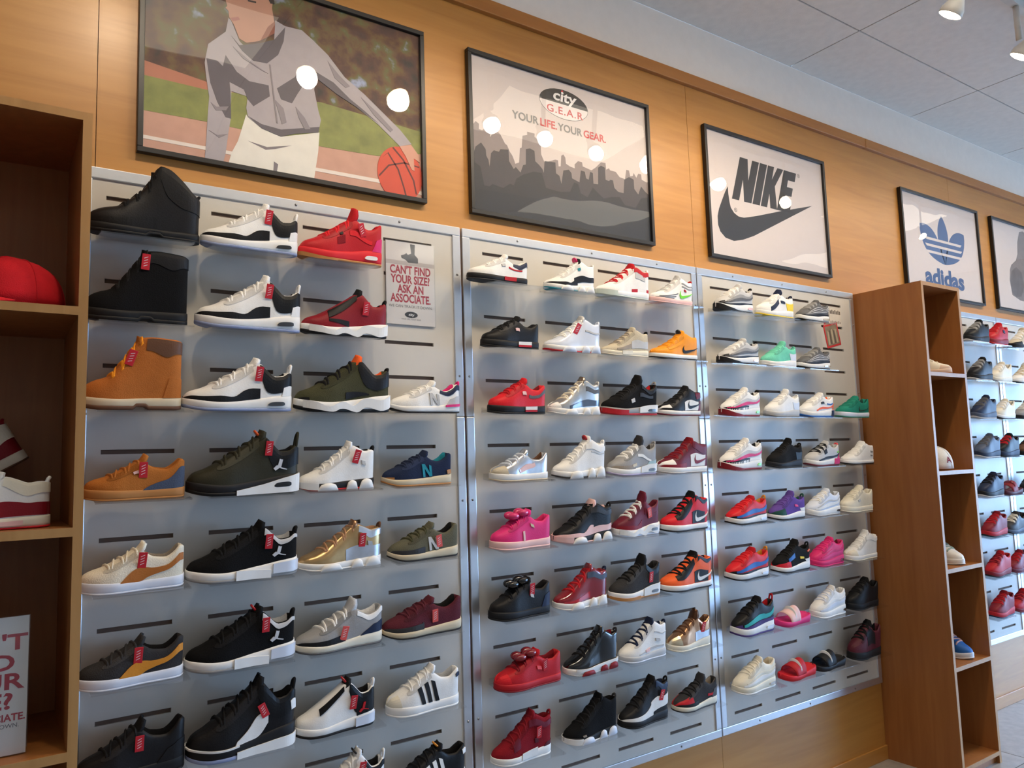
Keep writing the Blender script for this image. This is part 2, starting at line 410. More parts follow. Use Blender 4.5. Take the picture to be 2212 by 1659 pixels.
# ------------------------------------------------------------------ shoe builder
def pchip(pts):
    x = np.array([p[0] for p in pts], float); y = np.array([p[1] for p in pts], float)
    h = np.diff(x); d = np.diff(y) / h; mm = np.zeros(len(x))
    for i in range(1, len(x) - 1):
        if d[i - 1] * d[i] > 0:
            w1 = 2 * h[i] + h[i - 1]; w2 = h[i] + 2 * h[i - 1]; mm[i] = (w1 + w2) / (w1 / d[i - 1] + w2 / d[i])
    mm[0], mm[-1] = d[0], d[-1]
    X = np.linspace(x[0], x[-1], 240); k = np.clip(np.searchsorted(x, X) - 1, 0, len(h) - 1)
    t = (X - x[k]) / h[k]
    Y = (2*t**3 - 3*t**2 + 1) * y[k] + (t**3 - 2*t**2 + t) * h[k] * mm[k] + (-2*t**3 + 3*t**2) * y[k+1] + (t**3 - t**2) * h[k] * mm[k+1]
    return lambda q: np.interp(q, X, Y)

def sstep(a, b, x):
    t = np.clip((x - a) / (b - a), 0, 1); return t * t * (3 - 2 * t)

FOOT = pchip([(0, 0.0), (.008, .04), (.03, .078), (.07, .112), (.13, .143), (.22, .168), (.32, .176), (.45, .158), (.6, .138), (.75, .133), (.87, .128), (.94, .108), (.975, .077), (.993, .04), (1, 0.0)])
STN = np.concatenate([[0, .004, .012, .025, .045, .07], np.linspace(.1, .9, 27), [.925, .945, .962, .976, .988, .996, 1.0]])
FS = np.array([0, .14, .28, .42, .55, .67, .77, .86, .93, .975, 1.0])

# type: top line (toe to heel), throat x, sole top, toe spring, outsole thickness, lace span, tongue (length, angle), total height
TYPES = {
 'court':  dict(prof=[(0,.13),(.03,.18),(.10,.215),(.2,.24),(.3,.285),(.42,.35),(.52,.405),(.58,.39),(.68,.33),(.80,.315),(.88,.36),(.95,.425),(1,.40)], thr=.53, sole=[(0,.125),(.5,.105),(1,.12)], spring=.02, ot=.02, lace=(.24,.50,5), tongue=(.07,42), top=.435),
 'flight': dict(prof=[(0,.14),(.05,.195),(.15,.23),(.25,.28),(.4,.375),(.52,.455),(.6,.51),(.66,.52),(.74,.45),(.82,.38),(.9,.39),(.96,.43),(1,.41)], thr=.61, sole=[(0,.13),(.3,.10),(.6,.13),(.85,.17),(1,.18)], spring=.035, ot=.035, lace=(.26,.57,6), tongue=(.06,50), top=.535, tab=.07),
 'retro':  dict(prof=[(0,.13),(.05,.19),(.15,.23),(.28,.29),(.42,.375),(.55,.455),(.63,.485),(.72,.43),(.80,.39),(.9,.42),(.97,.475),(1,.45)], thr=.59, sole=[(0,.125),(.3,.10),(.55,.12),(.8,.16),(1,.165)], spring=.03, ot=.03, lace=(.26,.56,6), tongue=(.12,60), top=.555),
 'high':   dict(prof=[(0,.13),(.05,.18),(.15,.22),(.25,.27),(.38,.37),(.5,.475),(.6,.565),(.68,.60),(.76,.565),(.85,.52),(.93,.535),(1,.525)], thr=.62, sole=[(0,.12),(.3,.10),(.6,.12),(.85,.14),(1,.14)], spring=.03, ot=.025, lace=(.26,.60,7), tongue=(.08,60), top=.645, tab=.05),
 'mid':    dict(prof=[(0,.14),(.04,.19),(.15,.225),(.27,.27),(.4,.36),(.52,.455),(.6,.525),(.68,.55),(.76,.515),(.86,.475),(.95,.49),(1,.475)], thr=.61, sole=[(0,.115),(.5,.10),(1,.11)], spring=.02, ot=.025, lace=(.26,.59,7), tongue=(.08,60), top=.595),
 'runner': dict(prof=[(0,.12),(.03,.18),(.1,.225),(.2,.26),(.3,.31),(.42,.38),(.52,.425),(.58,.42),(.66,.37),(.76,.34),(.86,.39),(.93,.46),(1,.44)], thr=.54, sole=[(0,.13),(.15,.10),(.5,.11),(.8,.14),(1,.155)], spring=.055, ot=.025, lace=(.25,.51,6), tongue=(.06,40), top=.465),
 'air':    dict(prof=[(0,.15),(.04,.21),(.12,.255),(.22,.30),(.34,.375),(.46,.44),(.56,.485),(.64,.47),(.72,.42),(.82,.40),(.92,.45),(.97,.47),(1,.44)], thr=.57, sole=[(0,.15),(.2,.12),(.5,.135),(.8,.175),(1,.18)], spring=.04, ot=.03, lace=(.25,.54,6), tongue=(.05,45), top=.51),
 'strap':  dict(prof=[(0,.15),(.04,.21),(.12,.25),(.22,.295),(.34,.365),(.46,.44),(.55,.49),(.63,.47),(.72,.42),(.82,.40),(.92,.43),(.97,.45),(1,.42)], thr=.56, sole=[(0,.13),(.2,.105),(.5,.125),(.8,.165),(1,.165)], spring=.035, ot=.03, lace=(.26,.52,5), tongue=(.09,55), top=.55, tab=.04),
 'low':    dict(prof=[(0,.15),(.04,.205),(.12,.24),(.22,.28),(.34,.35),(.46,.42),(.55,.455),(.63,.415),(.72,.36),(.82,.35),(.9,.395),(.96,.43),(1,.405)], thr=.56, sole=[(0,.125),(.5,.11),(1,.125)], spring=.02, ot=.025, lace=(.25,.53,6), tongue=(.05,42), top=.475),
 'boot':   dict(prof=[(0,.14),(.05,.24),(.14,.29),(.24,.32),(.33,.41),(.43,.55),(.52,.68),(.58,.745),(.7,.755),(.85,.745),(.95,.735),(1,.72)], thr=.56, sole=[(0,.13),(.35,.11),(.6,.12),(1,.13)], spring=.02, ot=.045, lace=(.28,.56,7), tongue=(.05,70), top=.79, flat=1),
 'tallboot': dict(prof=[(0,.13),(.05,.21),(.14,.26),(.26,.29),(.36,.37),(.46,.47),(.53,.58),(.58,.70),(.62,.755),(.70,.735),(.82,.64),(.92,.53),(1,.46)], thr=.60, sole=[(0,.11),(.35,.09),(.6,.09),(1,.10)], spring=.02, ot=.035, lace=(.30,.56,6), tongue=(.03,80), top=.78, tab=.03, flat=1),
}
C = dict(white=(232,230,226), cream=(226,218,198), black=(19,18,20), jet=(10,10,12), char=(50,49,50), grey=(148,147,146), lgrey=(190,189,188), dgrey=(92,92,94), red=(182,22,32), brightred=(212,29,39), dred=(130,19,31), maroon=(104,26,44), wine=(84,28,40),
 navy=(30,40,66), blue=(40,100,176), teal=(28,132,150), green=(34,128,108), mint=(112,204,176), olive=(66,66,44), dolive=(48,46,32), tan=(172,104,44), wheat=(178,104,46), brown=(98,66,46), mustard=(206,134,42), gum=(178,122,66), orange=(240,98,42), amber=(240,152,36), yellow=(238,204,46), pink=(222,48,120), palepink=(232,190,184),
 hotpink=(214,40,106), coral=(240,92,96), purple=(96,70,150), violet=(70,50,110), lav=(170,162,190), ice=(140,152,186), slate=(74,84,104), silver=(196,198,204), bronze=(170,128,96), beige=(196,184,160), taupe=(150,138,124), lime=(120,214,50), sand=(206,190,160), dgreen=(30,74,62), turq=(50,166,164), wash=(214,220,232))
def fab(c, k='leather'):
    rgb = C[c] if isinstance(c, str) else c
    if k == 'gloss': return mat(rgb, 0.18, coat=0.5, var=0.03)
    if k == 'metal': return mat(rgb, 0.28, metal=0.75, var=0.12, bump=0.15, bscale=60)
    if k == 'suede': return mat(rgb, 0.9, bump=0.5, bscale=320, var=0.08, spec=0.2)
    if k == 'rubber': return mat(rgb, 0.62, var=0.03, spec=0.35)
    if k == 'knit': return mat(rgb, 0.85, bump=0.7, bscale=420, var=0.1, spec=0.25)
    return mat(rgb, 0.5, bump=0.2, bscale=260, var=0.05, spec=0.25)
M_TAG = mat((206, 30, 44), 0.5, var=0.02)
M_TAGPRINT = mat((240, 225, 222), 0.6, var=0.0)
M_TAGC = mat((238, 92, 84), 0.5, var=0.02)

class Shape:
    def __init__(s, ty, L, H):
        t = TYPES[ty]; s.t = t; s.L = L; s.h = H / t['top']
        s.T = pchip(t['prof']); s.S = pchip(t['sole']); sp = t['spring']; s.sp = sp; s.flat = t.get('flat')
        thr = t['thr']; s.thr = thr
        s.q = pchip([(0, .12), (.12, .2), (.25, .34), (thr - .05, .42), (thr + .06, .66), (.9, .70), (1, .70)])
        s.p = pchip([(0, 2.6), (.25, 2.1), (thr, 1.8), (.8, 2.2), (1, 2.4)])
    def B(s, x):
        b = s.sp * np.clip(1 - x / .22, 0, 1) ** 2 + .008 * np.clip((x - .93) / .07, 0, 1) ** 2
        if s.flat: b = b + .028 * sstep(.50, .53, x) * (1 - sstep(.62, .64, x))
        return b
    def wu(s, x): return .945 * FOOT(x)
    def W(s, x, f):
        wu = s.wu(x); wt = wu * s.q(x); p = s.p(x)
        return wt + (wu - wt) * np.power(np.clip(1 - np.power(np.clip(f, 0, 1), p), 0, 1), 1 / p)
    def zf(s, x, f): a = s.S(x) - .012; return a + f * (s.T(x) - a)
    def P(s, x, y, z):       # normalised -> metres, origin under the middle of the sole
        return np.stack([(x - .5) * s.L, y * s.L * s.wk, z * s.h], -1)
    wk = 1.0
    def upt(s, x, f, off=0.0):
        x = np.asarray(x, float); f = np.asarray(f, float)
        e = .01; y = s.W(x, f); z = s.zf(x, f)
        dy = s.W(x, np.minimum(f + e, 1)) - s.W(x, np.maximum(f - e, 0)); dz = s.zf(x, np.minimum(f + e, 1)) - s.zf(x, np.maximum(f - e, 0))
        n = np.sqrt(dy * dy + dz * dz) + 1e-9
        xx = x - off * np.clip(1 - x / .10, 0, 1) + off * np.clip((x - .92) / .08, 0, 1)
        return xx, y + off * dz / n, z - off * dy / n
    def spt(s, x, g, off=0.0):
        x = np.asarray(x, float); g = np.asarray(g, float)
        b = s.B(x); top = s.S(x); z = b + g * (top - b)
        xx = -.010 + 1.020 * x - off * np.clip(1 - x / .08, 0, 1) + off * np.clip((x - .93) / .07, 0, 1)
        return xx, FOOT(x) + .008 + off + 0 * z, z

def cat_interp(R, n):
    """Catmull-Rom through the rows of R"""
    R = np.array(R, float); k = len(R)
    if k == 2:
        t = np.linspace(0, 1, n + 1)[:, None]; return R[0] * (1 - t) + R[1] * t
    Q = np.vstack([2 * R[0] - R[1], R, 2 * R[-1] - R[-2]]); out = []
    for i in range(k - 1):
        p0, p1, p2, p3 = Q[i], Q[i + 1], Q[i + 2], Q[i + 3]
        for t in np.linspace(0, 1, n, endpoint=False):
            out.append(.5 * (2*p1 + (p2-p0)*t + (2*p0-5*p1+4*p2-p3)*t*t + (3*p1-p0-3*p2+p3)*t**3))
    out.append(R[-1]); return np.array(out)

def ribbon(sh, name, pairs, space, off, material, parent, n=4, m=5, bulge=0.0, both=True, smooth_path=True):
    R = cat_interp(pairs, n) if smooth_path else np.vstack([np.array(pairs[i]) * (1 - t) + np.array(pairs[i + 1]) * t for i in range(len(pairs) - 1) for t in np.linspace(0, 1, n, endpoint=False)] + [np.array(pairs[-1])])
    k = len(R); v = np.linspace(0, 1, m + 1)
    X = R[:, 0:1] * (1 - v) + R[:, 2:3] * v; Fz = R[:, 1:2] * (1 - v) + R[:, 3:4] * v
    fn = sh.upt if space == 'u' else sh.spt
    o_ = off + bulge * 4 * v * (1 - v) * np.sin(np.pi * np.clip(np.linspace(0.06, .94, k), 0, 1))[:, None] if bulge else off
    X = np.clip(X, 0.0, 1.0)
    A = sh.P(*fn(X, Fz, o_)); Bk = sh.P(*fn(X, Fz, -.004))
    for sd in ((-1, 1) if both else (-1,)):
        V = []; F = []; n0 = 0
        a = A.reshape(-1, 3).copy(); b = Bk.reshape(-1, 3).copy(); a[:, 1] *= sd; b[:, 1] *= sd
        V += list(a) + list(b); N = k * (m + 1); flip = sd > 0
        def add(q): F.append(tuple(n0 + i for i in (q[::-1] if flip else q)))
        for i in range(k - 1):
            for j in range(m):
                add((i*(m+1)+j, (i+1)*(m+1)+j, (i+1)*(m+1)+j+1, i*(m+1)+j+1))
            add((N+i*(m+1), N+(i+1)*(m+1), (i+1)*(m+1), i*(m+1)))
            add((i*(m+1)+m, (i+1)*(m+1)+m, N+(i+1)*(m+1)+m, N+i*(m+1)+m))
        for j in range(m):
            add((j, j+1, N+j+1, N+j)); add((N+(k-1)*(m+1)+j, N+(k-1)*(m+1)+j+1, (k-1)*(m+1)+j+1, (k-1)*(m+1)+j))
        mesh(name, V, F, material, parent, smooth=bool(bulge))

# overlay vocabulary: each returns (name, space, pairs, offset, colour, finish, bulge)
def band(c, x0, x1, f0, f1, name='side_panel', k='leather', off=.006, g0=None, g1=None):
    """stripe between two height fractions (g0, g1: the fractions at the far end)"""
    g0 = f0 if g0 is None else g0; g1 = f1 if g1 is None else g1; P_ = []
    for t in np.linspace(0, 1, 7):
        x = x0 + (x1 - x0) * t; P_.append((x, f0 + (g0 - f0) * t, x, f1 + (g1 - f1) * t))
    return (name, 'u', P_, off, c, k, 0)
def wave(c, x0, x1, f0, f1, amp=.06, name='side_wave', k='leather', off=.007):
    P_ = []
    for t in np.linspace(0, 1, 11):
        x = x0 + (x1 - x0) * t; w = amp * math.sin(2.2 * math.pi * t + .4) + .22 * t
        P_.append((x, f0 + w, x, min(.97, f1 + w)))
    return (name, 'u', P_, off, c, k, 0)
def mud(c, x1=.62, h=.30, k='leather', dip=True):
    P_ = [(.0, .02, .0, .55), (.02, .02, .02, .55), (.06, .02, .06, .50), (.15, .02, .15, .42), (.30, .02, .30, .34)]
    P_ += [(.42, .02, .42, .20), (.52, .02, .53, h), (x1, .03, x1, h * .9)] if dip else [(.45, .02, .45, .30), (x1, .02, x1, h)]
    return ('mudguard', 'u', P_, .006, c, k, 0)
def toe(c, x1=.20, k='leather', f1=.98, name='toe_cap'):
    return (name, 'u', [(0, .02, 0, f1), (.015, .02, .015, f1), (.05, .02, .05, f1), (.11, .02, .11, f1), (x1, .02, x1 - .03, f1)], .005, c, k, 0)
def heel(c, x0=.78, f1=.75, k='leather', name='heel_counter', lean=.06):
    return (name, 'u', [(x0, .02, x0 + lean, f1), (.88, .02, .90, f1), (.95, .02, .955, f1), (.985, .02, .985, f1), (1, .02, 1, f1)], .007, c, k, 0)
def collar(c, x0=.64, f0=.62, k='leather', name='collar_panel'):
    return (name, 'u', [(x0, .80, x0 + .01, .98), (x0 + .07, f0, x0 + .07, .985), (.82, f0 - .08, .82, .985), (.92, f0 - .02, .92, .985), (.98, f0, .98, .985), (1, f0, 1, .985)], .006, c, k, 0)
SW = [(.08, .36, .08, .362), (.0, .20, .065, .24), (.03, .05, .09, .16), (.13, .0, .16, .13), (.3, .03, .28, .145), (.6, .16, .6, .235), (1, .36, 1, .362)]
def tick(c, x=.56, f=.12, w=.36, hh=1.0, k='leather'):
    return ('side_tick', 'u', [(x + a * w, f + b * hh, x + a2 * w, f + b2 * hh) for a, b, a2, b2 in SW], .010, c, k, 0)
def form(c, k='leather'):
    return ('side_stripe', 'u', [(.36, .02, .41, .22), (.46, .02, .46, .36), (.56, .02, .54, .46), (.63, .16, .62, .52), (.72, .30, .71, .57), (.84, .43, .83, .66), (.98, .55, .98, .80)], .007, c, k, 0)
def stripes(c):
    return [('side_stripe', 'u', [(.42 + i * .10, .04, .405 + i * .10 - .05, .74), (.475 + i * .10, .04, .46 + i * .10 - .05, .74)], .008, c, 'leather', 0) for i in range(3)]
def letterN(c):
    return [('side_letter', 'u', [(.52, .08, .50, .66), (.555, .08, .535, .66)], .011, c, 'leather', 0), ('side_letter', 'u', [(.62, .08, .50, .66), (.66, .08, .545, .66)], .0105, c, 'leather', 0), ('side_letter', 'u', [(.625, .08, .61, .66), (.66, .08, .645, .66)], .011, c, 'leather', 0)]
def pods(c, k='rubber', spots=((.34, .13), (.66, .075), (.86, .10)), h=.95):
    out = []
    for cx, r in spots:
        P_ = []
        for t in np.linspace(-1, 1, 9):
            x = min(.998, cx + r * t); P_.append((x, .0, x, .06 + h * math.sqrt(max(0, 1 - t * t))))
        out.append(('sole_pod', 's', P_, .010, c, k, .022))
    return out
def sband(c, x0, x1, g0, g1, name='midsole_inset', k='rubber', off=.007, h0=None, h1=None):
    h0 = g0 if h0 is None else h0; h1 = g1 if h1 is None else h1
    return (name, 's', [(x0 + (x1 - x0) * t, g0 + (h0 - g0) * t, x0 + (x1 - x0) * t, g1 + (h1 - g1) * t) for t in np.linspace(0, 1, 8)], off, c, k, 0)
def window(c='dgrey', x0=.74, x1=.90):
    return ('air_window', 's', [(x0, .42, x0, .5), (x0 + .03, .36, x0 + .03, .62), (x1 - .03, .36, x1 - .03, .62), (x1, .42, x1, .55)], .011, c, 'gloss', 0)
def zig(c, k='rubber'):
    return ('midsole_zigzag', 's', [(.06, .25, .06, .98), (.18, .25, .18, .95), (.34, .05, .30, .60), (.44, .35, .44, 1.0), (.60, .0, .56, .55), (.70, .35, .68, 1.0), (.86, .10, .86, .75), (.99, .25, .99, 1.0)], .010, c, k, 0)
def wing(c, k='leather'):
    return ('side_wing', 'u', [(.40, .02, .42, .12), (.50, .02, .52, .26), (.60, .02, .60, .42), (.66, .10, .68, .46), (.71, .26, .71, .44)], .010, c, k, 0)
def emblem(c, x=.79, f=.45):
    return [('side_emblem', 'u', [(x - .055, f - .16, x - .035, f - .22), (x - .02, f - .02, x + .005, f - .09)], .013, c, 'gloss', 0),
            ('side_emblem', 'u', [(x - .015, f - .06, x + .015, f - .09), (x + .005, f + .25, x + .035, f + .25)], .0135, c, 'gloss', 0),
            ('side_emblem', 'u', [(x + .0, f - .03, x + .0, f - .09), (x + .075, f - .16, x + .07, f - .19)], .013, c, 'gloss', 0)]
def badge(c, x, f, w=.05, h=.16, k='leather', name='side_badge'):
    return (name, 'u', [(x, f, x - .01, f + h), (x + w, f, x + w - .01, f + h)], .012, c, k, 0)

SHOE_N = 0
def shoe(name, ty, L, H, loc, rot, label, cat='shoe', group=None, U='white', M='white', O='black', lining='dgrey', laces='white', tongue=None, ov=(), tagpos=None, uk='leather', mk='rubber', ok='rubber', tab=None, bow=None, tagcol=None, strap=None, lw=.024, nolace=False, tongue_badge=None, wide=1.0, sole=None):
    global SHOE_N; SHOE_N += 1
    sh = Shape(ty, L, H); sh.wk = wide; t = sh.t
    root = empty(name, loc, rot); tag(root, label, cat, group)
    thr = sh.thr
    # --- upper and lining
    x = STN; nst = len(x); nf = len(FS)
    Xg = np.repeat(x[:, None], nf, 1); Fg = np.repeat(FS[None], nst, 0)
    xo, yo, zo = sh.upt(Xg, Fg, 0)
    T = sh.T(x); wt = sh.W(x, np.ones_like(x)); S_ = sh.S(x)
    op = sstep(thr - .005, thr + .05, x) * (1 - sstep(.945, .968, x))
    depth = T - S_ + .015
    ringsY = [yo]; ringsZ = [zo]
    inner = []
    for (cy, cz, oyf, oz) in ((.75, .004, .0, .006), (.5, .006, .018, -.012), (.28, .007, .024, -.07), (0.1, .008, .030, -1.0), (0, .008, 9, -1.0)):
        yc = wt * cy; zc = T + cz * np.minimum(1, wt / .05)
        yo_ = np.maximum(0, wt - .010 - oyf) if oyf < 5 else wt * 0
        zo_ = T + (oz if oz > -.5 else -depth)
        inner.append((yc * (1 - op) + yo_ * op, zc * (1 - op) + zo_ * op))
    Y = np.concatenate([yo] + [i[0][:, None] for i in inner], 1); Z = np.concatenate([zo] + [i[1][:, None] for i in inner], 1)
    ncol = Y.shape[1]; Xf = np.repeat(x[:, None], ncol, 1)
    xw = .0 + Xf
    A = sh.P(xw, -Y, Z); Bq = sh.P(xw, Y, Z)[:, :-1][:, ::-1]
    G = np.concatenate([A, Bq], 1); nc = G.shape[1]; V = G.reshape(-1, 3)
    Fu, Fl = [], []
    for i in range(nst - 1):
        for j in range(nc - 1):
            jj = min(j, nc - 2 - j)
            q = (i * nc + j, (i + 1) * nc + j, (i + 1) * nc + j + 1, i * nc + j + 1)
            if jj >= nf and op[i] > .5 and op[i + 1] > .5: Fl.append(q)
            else: Fu.append(q)
    me_u = fab(U, uk)
    mesh('upper', V, Fu, me_u, root, True)
    used = sorted({k for q in Fl for k in q}); mp = {k: n for n, k in enumerate(used)}
    if Fl: mesh('lining', V[used], [tuple(mp[k] for k in q) for q in Fl], fab(lining, 'knit'), root, True)
    # --- soles
    def sole_mesh(nm, g0, g1, material, grow):
        b = sh.B(x); top = sh.S(x); za = b + (g0 if g0 == 0 else 0) + (0 if g0 == 0 else g0); zb = top if g1 is None else b + g1
        w = FOOT(x) + .006 + grow; d = zb - za
        prof = [(0 * w, zb), (np.maximum(w - .014, 0), zb), (np.maximum(w - .004, 0), zb - .12 * d), (w, zb - .4 * d), (w - .002, za + .25 * d), (np.maximum(w - .006, 0), za + .08 * d), (np.maximum(w - .02, 0), za), (0 * w, za)]
        xs_ = -.010 + 1.020 * x
        ring = [sh.P(xs_, -y_, z_) for y_, z_ in prof] + [sh.P(xs_, y_, z_) for y_, z_ in prof[1:-1][::-1]]
        Gs = np.stack(ring, 1); n = Gs.shape[1]; Fs = []
        for i in range(nst - 1):
            for j in range(n):
                j2 = (j + 1) % n; Fs.append((i * n + j, i * n + j2, (i + 1) * n + j2, (i + 1) * n + j))
        Fs.append(tuple(range(n))[::-1]); Fs.append(tuple((nst - 1) * n + j for j in range(n)))
        return mesh(nm, Gs.reshape(-1, 3), Fs, material, root, True)
    sole_mesh('midsole', t['ot'] * .6, None, fab(M, mk), 0)
    sole_mesh('outsole', 0, t['ot'], fab(O, ok), .003)
    # --- overlays
    flat_ov = []
    if not nolace and uk not in ('metal', 'gloss') and 'boot' not in ty:
        cu = C[U] if isinstance(U, str) else U
        ce = tuple(int(v * .86) for v in cu) if sum(cu) > 150 else tuple(int(v + 14) for v in cu)
        l0_, l1_, _n = t['lace']
        flat_ov.append(('eyestay', 'u', [(l0_ - .03, .80, l0_ - .03, .90), (l0_ + .02, .70, l0_ + .02, .955), ((l0_ + l1_) / 2, .70, (l0_ + l1_) / 2, .955), (l1_, .76, l1_, .965), (l1_ + .04, .82, l1_ + .03, .965)], .004, ce, uk, 0))
    for o_ in ov:
        if isinstance(o_, list): flat_ov += o_
        else: flat_ov.append(o_)
    for (nm, sp, pairs, off, c, k, bulge) in flat_ov:
        xs_ = [p_[0] for p_ in pairs]
        ribbon(sh, nm, pairs, sp, off, fab(c, k), root, bulge=bulge, both=min(xs_) < .05 or max(xs_) > .99)
    # --- laces
    l0, l1, nl = t['lace']
    def top_at(xc, y):
        wu = sh.wu(xc); w_ = wu * sh.q(xc); p = sh.p(xc)
        u = np.clip((np.abs(y) - w_) / max(1e-6, (wu - w_)), 0, 1)
        f = np.where(np.abs(y) <= w_, 1.0, np.power(np.clip(1 - u ** p, 0, 1), 1 / p))
        return sh.zf(xc, f)
    if not nolace:
        V = []; F = []
        for i in range(nl):
            xc = l0 + (l1 - l0) * i / (nl - 1); hw = float(sh.wu(xc)) * .74; ys_ = np.linspace(-hw, hw, 9)
            lean = .020 * (1 if i % 2 else -1)
            for a, yv in enumerate(ys_):
                for e, (dxx, up) in enumerate(((-lw / 2, .002), (-lw / 2 * .6, .021), (lw / 2 * .6, .021), (lw / 2, .002))):
                    xx = xc + dxx + lean * yv / hw
                    V.append(sh.P(np.array(xx), np.array(yv), np.array(float(top_at(xx, np.array(yv))) + up)))
            n0 = i * 36
            for a in range(8):
                for e in range(3): q = n0 + a * 4 + e; F.append((q, q + 4, q + 5, q + 1))
            F.append((n0, n0 + 1, n0 + 2, n0 + 3)); F.append((n0 + 35, n0 + 34, n0 + 33, n0 + 32))
        mesh('laces', V, F, fab(laces, 'knit'), root, True)
    # --- tongue
    tl, ta = t['tongue']; tth = .034 if ty == 'retro' else .014; tc_ = tongue or U; ta = math.radians(ta)
    x0t = thr - .07; base = float(sh.T(x0t)) - .012
    V = []; F = []; ns = 9
    for i in range(ns):
        s_ = i / (ns - 1); ln = (tl + .10) * s_; ang = ta * .85 + .25 * s_
        px = x0t + ln * math.cos(ang); pz = base + ln * math.sin(ang)
        hw = .072 + .022 * math.sin(math.pi * min(1, s_ * .9)); hw *= (1 if s_ < .85 else .86 - .5 * (s_ - .85))
        for yv in (-1, -.6, 0, .6, 1):
            V.append((px + .030 * yv * yv, hw * yv, pz - .012 * yv * yv, ))
        for yv in (1, .6, 0, -.6, -1):
            th_ = .022 + tth * math.sin(math.pi * min(1, .25 + .62 * s_)); V.append((px + .030 * yv * yv + th_ * math.sin(ang), hw * yv * .97, pz - .012 * yv * yv - th_ * math.cos(ang)))
    for i in range(ns - 1):
        for j in range(10): j2 = (j + 1) % 10; F.append((i * 10 + j, i * 10 + j2, (i + 1) * 10 + j2, (i + 1) * 10 + j))
    F.append(tuple((ns - 1) * 10 + j for j in range(10))); F.append(tuple(range(10))[::-1])
    Vn = np.array(V); Vm = sh.P(Vn[:, 0], Vn[:, 1], Vn[:, 2])
    to = mesh('tongue', Vm, F, fab(tc_, 'knit' if uk == 'leather' else uk), root, True)
    if tongue_badge:
        s_ = .72; ln = (tl + .10) * s_; ang = ta * .85 + .25 * s_; px = x0t + ln * math.cos(ang); pz = base + ln * math.sin(ang)
        bm_ = MB()
        c_ = sh.P(np.array(px), np.array(0.0), np.array(pz)); R_ = .014
        mt = Matrix.Translation(tuple(c_)) @ Matrix.Rotation(-(math.pi / 2 - ang) - .0 + math.pi * 0, 4, 'Y') @ Matrix.Rotation(-math.pi / 2, 4, 'Y')
        bm_.lathe([(R_, -.001), (R_, .0035), (R_ * .7, .005), (0, .005)], 14, mt)
        bm_.build('tongue_badge', fab(tongue_badge, 'gloss'), to, True)
    # --- heel pull loop
    tb = t.get('tab') if tab is None else tab[0]
    if tb:
        cl = (tab[1] if tab and len(tab) > 1 else U)
        zt = float(sh.T(.975)); Vb = MB()
        ptsl = [(.972, -.03, zt - .03), (.985, -.028, zt + tb * .6), (.997, 0, zt + tb), (.985, .028, zt + tb * .6), (.972, .03, zt - .03)]
        Pn = np.array(ptsl); Pm = sh.P(Pn[:, 0], Pn[:, 1], Pn[:, 2]); Pc = cat_interp(Pm, 4)
        Vb.tube([tuple(p) for p in Pc], .0042, 6); Vb.build('heel_loop', fab(cl, 'knit'), root, True)
    # --- bow
    if bow:
        xb = thr - .12; zb = float(sh.T(xb)) + .02
        for sd in (-1, 1):
            for kx in (-.10, .06):
                b_ = MB(); ctr = sh.P(np.array(xb + kx), np.array(sd * .05), np.array(zb + .04 + .25 * kx))
                mt = Matrix.Translation(tuple(ctr)) @ Matrix.Rotation(sd * .5, 4, 'X') @ Matrix.Diagonal((.024, .017, .013, 1))
                b_.lathe([(math.sin(a) * 1.0, -math.cos(a)) for a in np.linspace(.05, math.pi - .05, 8)], 12, mt); b_.build('bow_loop', fab(bow, 'gloss'), root, True)
        b_ = MB(); ctr = sh.P(np.array(xb), np.array(0.0), np.array(zb + .03))
        b_.lathe([(math.sin(a), -math.cos(a)) for a in np.linspace(.05, math.pi - .05, 8)], 12, Matrix.Translation(tuple(ctr)) @ Matrix.Diagonal((.012, .012, .012, 1))); b_.build('bow_knot', fab(bow, 'gloss'), root, True)
    # --- ankle strap
    if strap:
        ribbon(sh, 'ankle_strap', [(thr - .06, .80, thr - .05, .97), (thr + .04, .72, thr + .05, .90), (.80, .70, .80, .88), (.92, .72, .92, .90), (1, .73, 1, .91)], 'u', .010, fab(strap), root)
    # --- red price tag hanging at the side
    if tagpos:
        tx, tf, tilt = tagpos
        y = float(sh.W(np.array(tx), np.array(max(0, tf - .12)))) + .020; z = float(sh.zf(tx, tf))
        c_ = sh.P(np.array(tx), np.array(-y), np.array(z)); w, h = .0105, .0215
        tg = MB().box(-w, w, -.0007, .0007, -h, h).build('price_tag', M_TAGC if tagcol else M_TAG, root, bevel=.0006)
        tg.location = tuple(c_); tg.rotation_euler = (.12, math.radians(tilt), 0)
        pr = MB()
        for i in range(4): pr.prism_xz([(-.005, -.013 + i * .0072), (.0045, -.0085 + i * .0072), (.0045, -.0068 + i * .0072), (-.005, -.0113 + i * .0072)], -.0010, -.0006)
        pr.build('tag_print', M_TAGPRINT, tg)
    return root

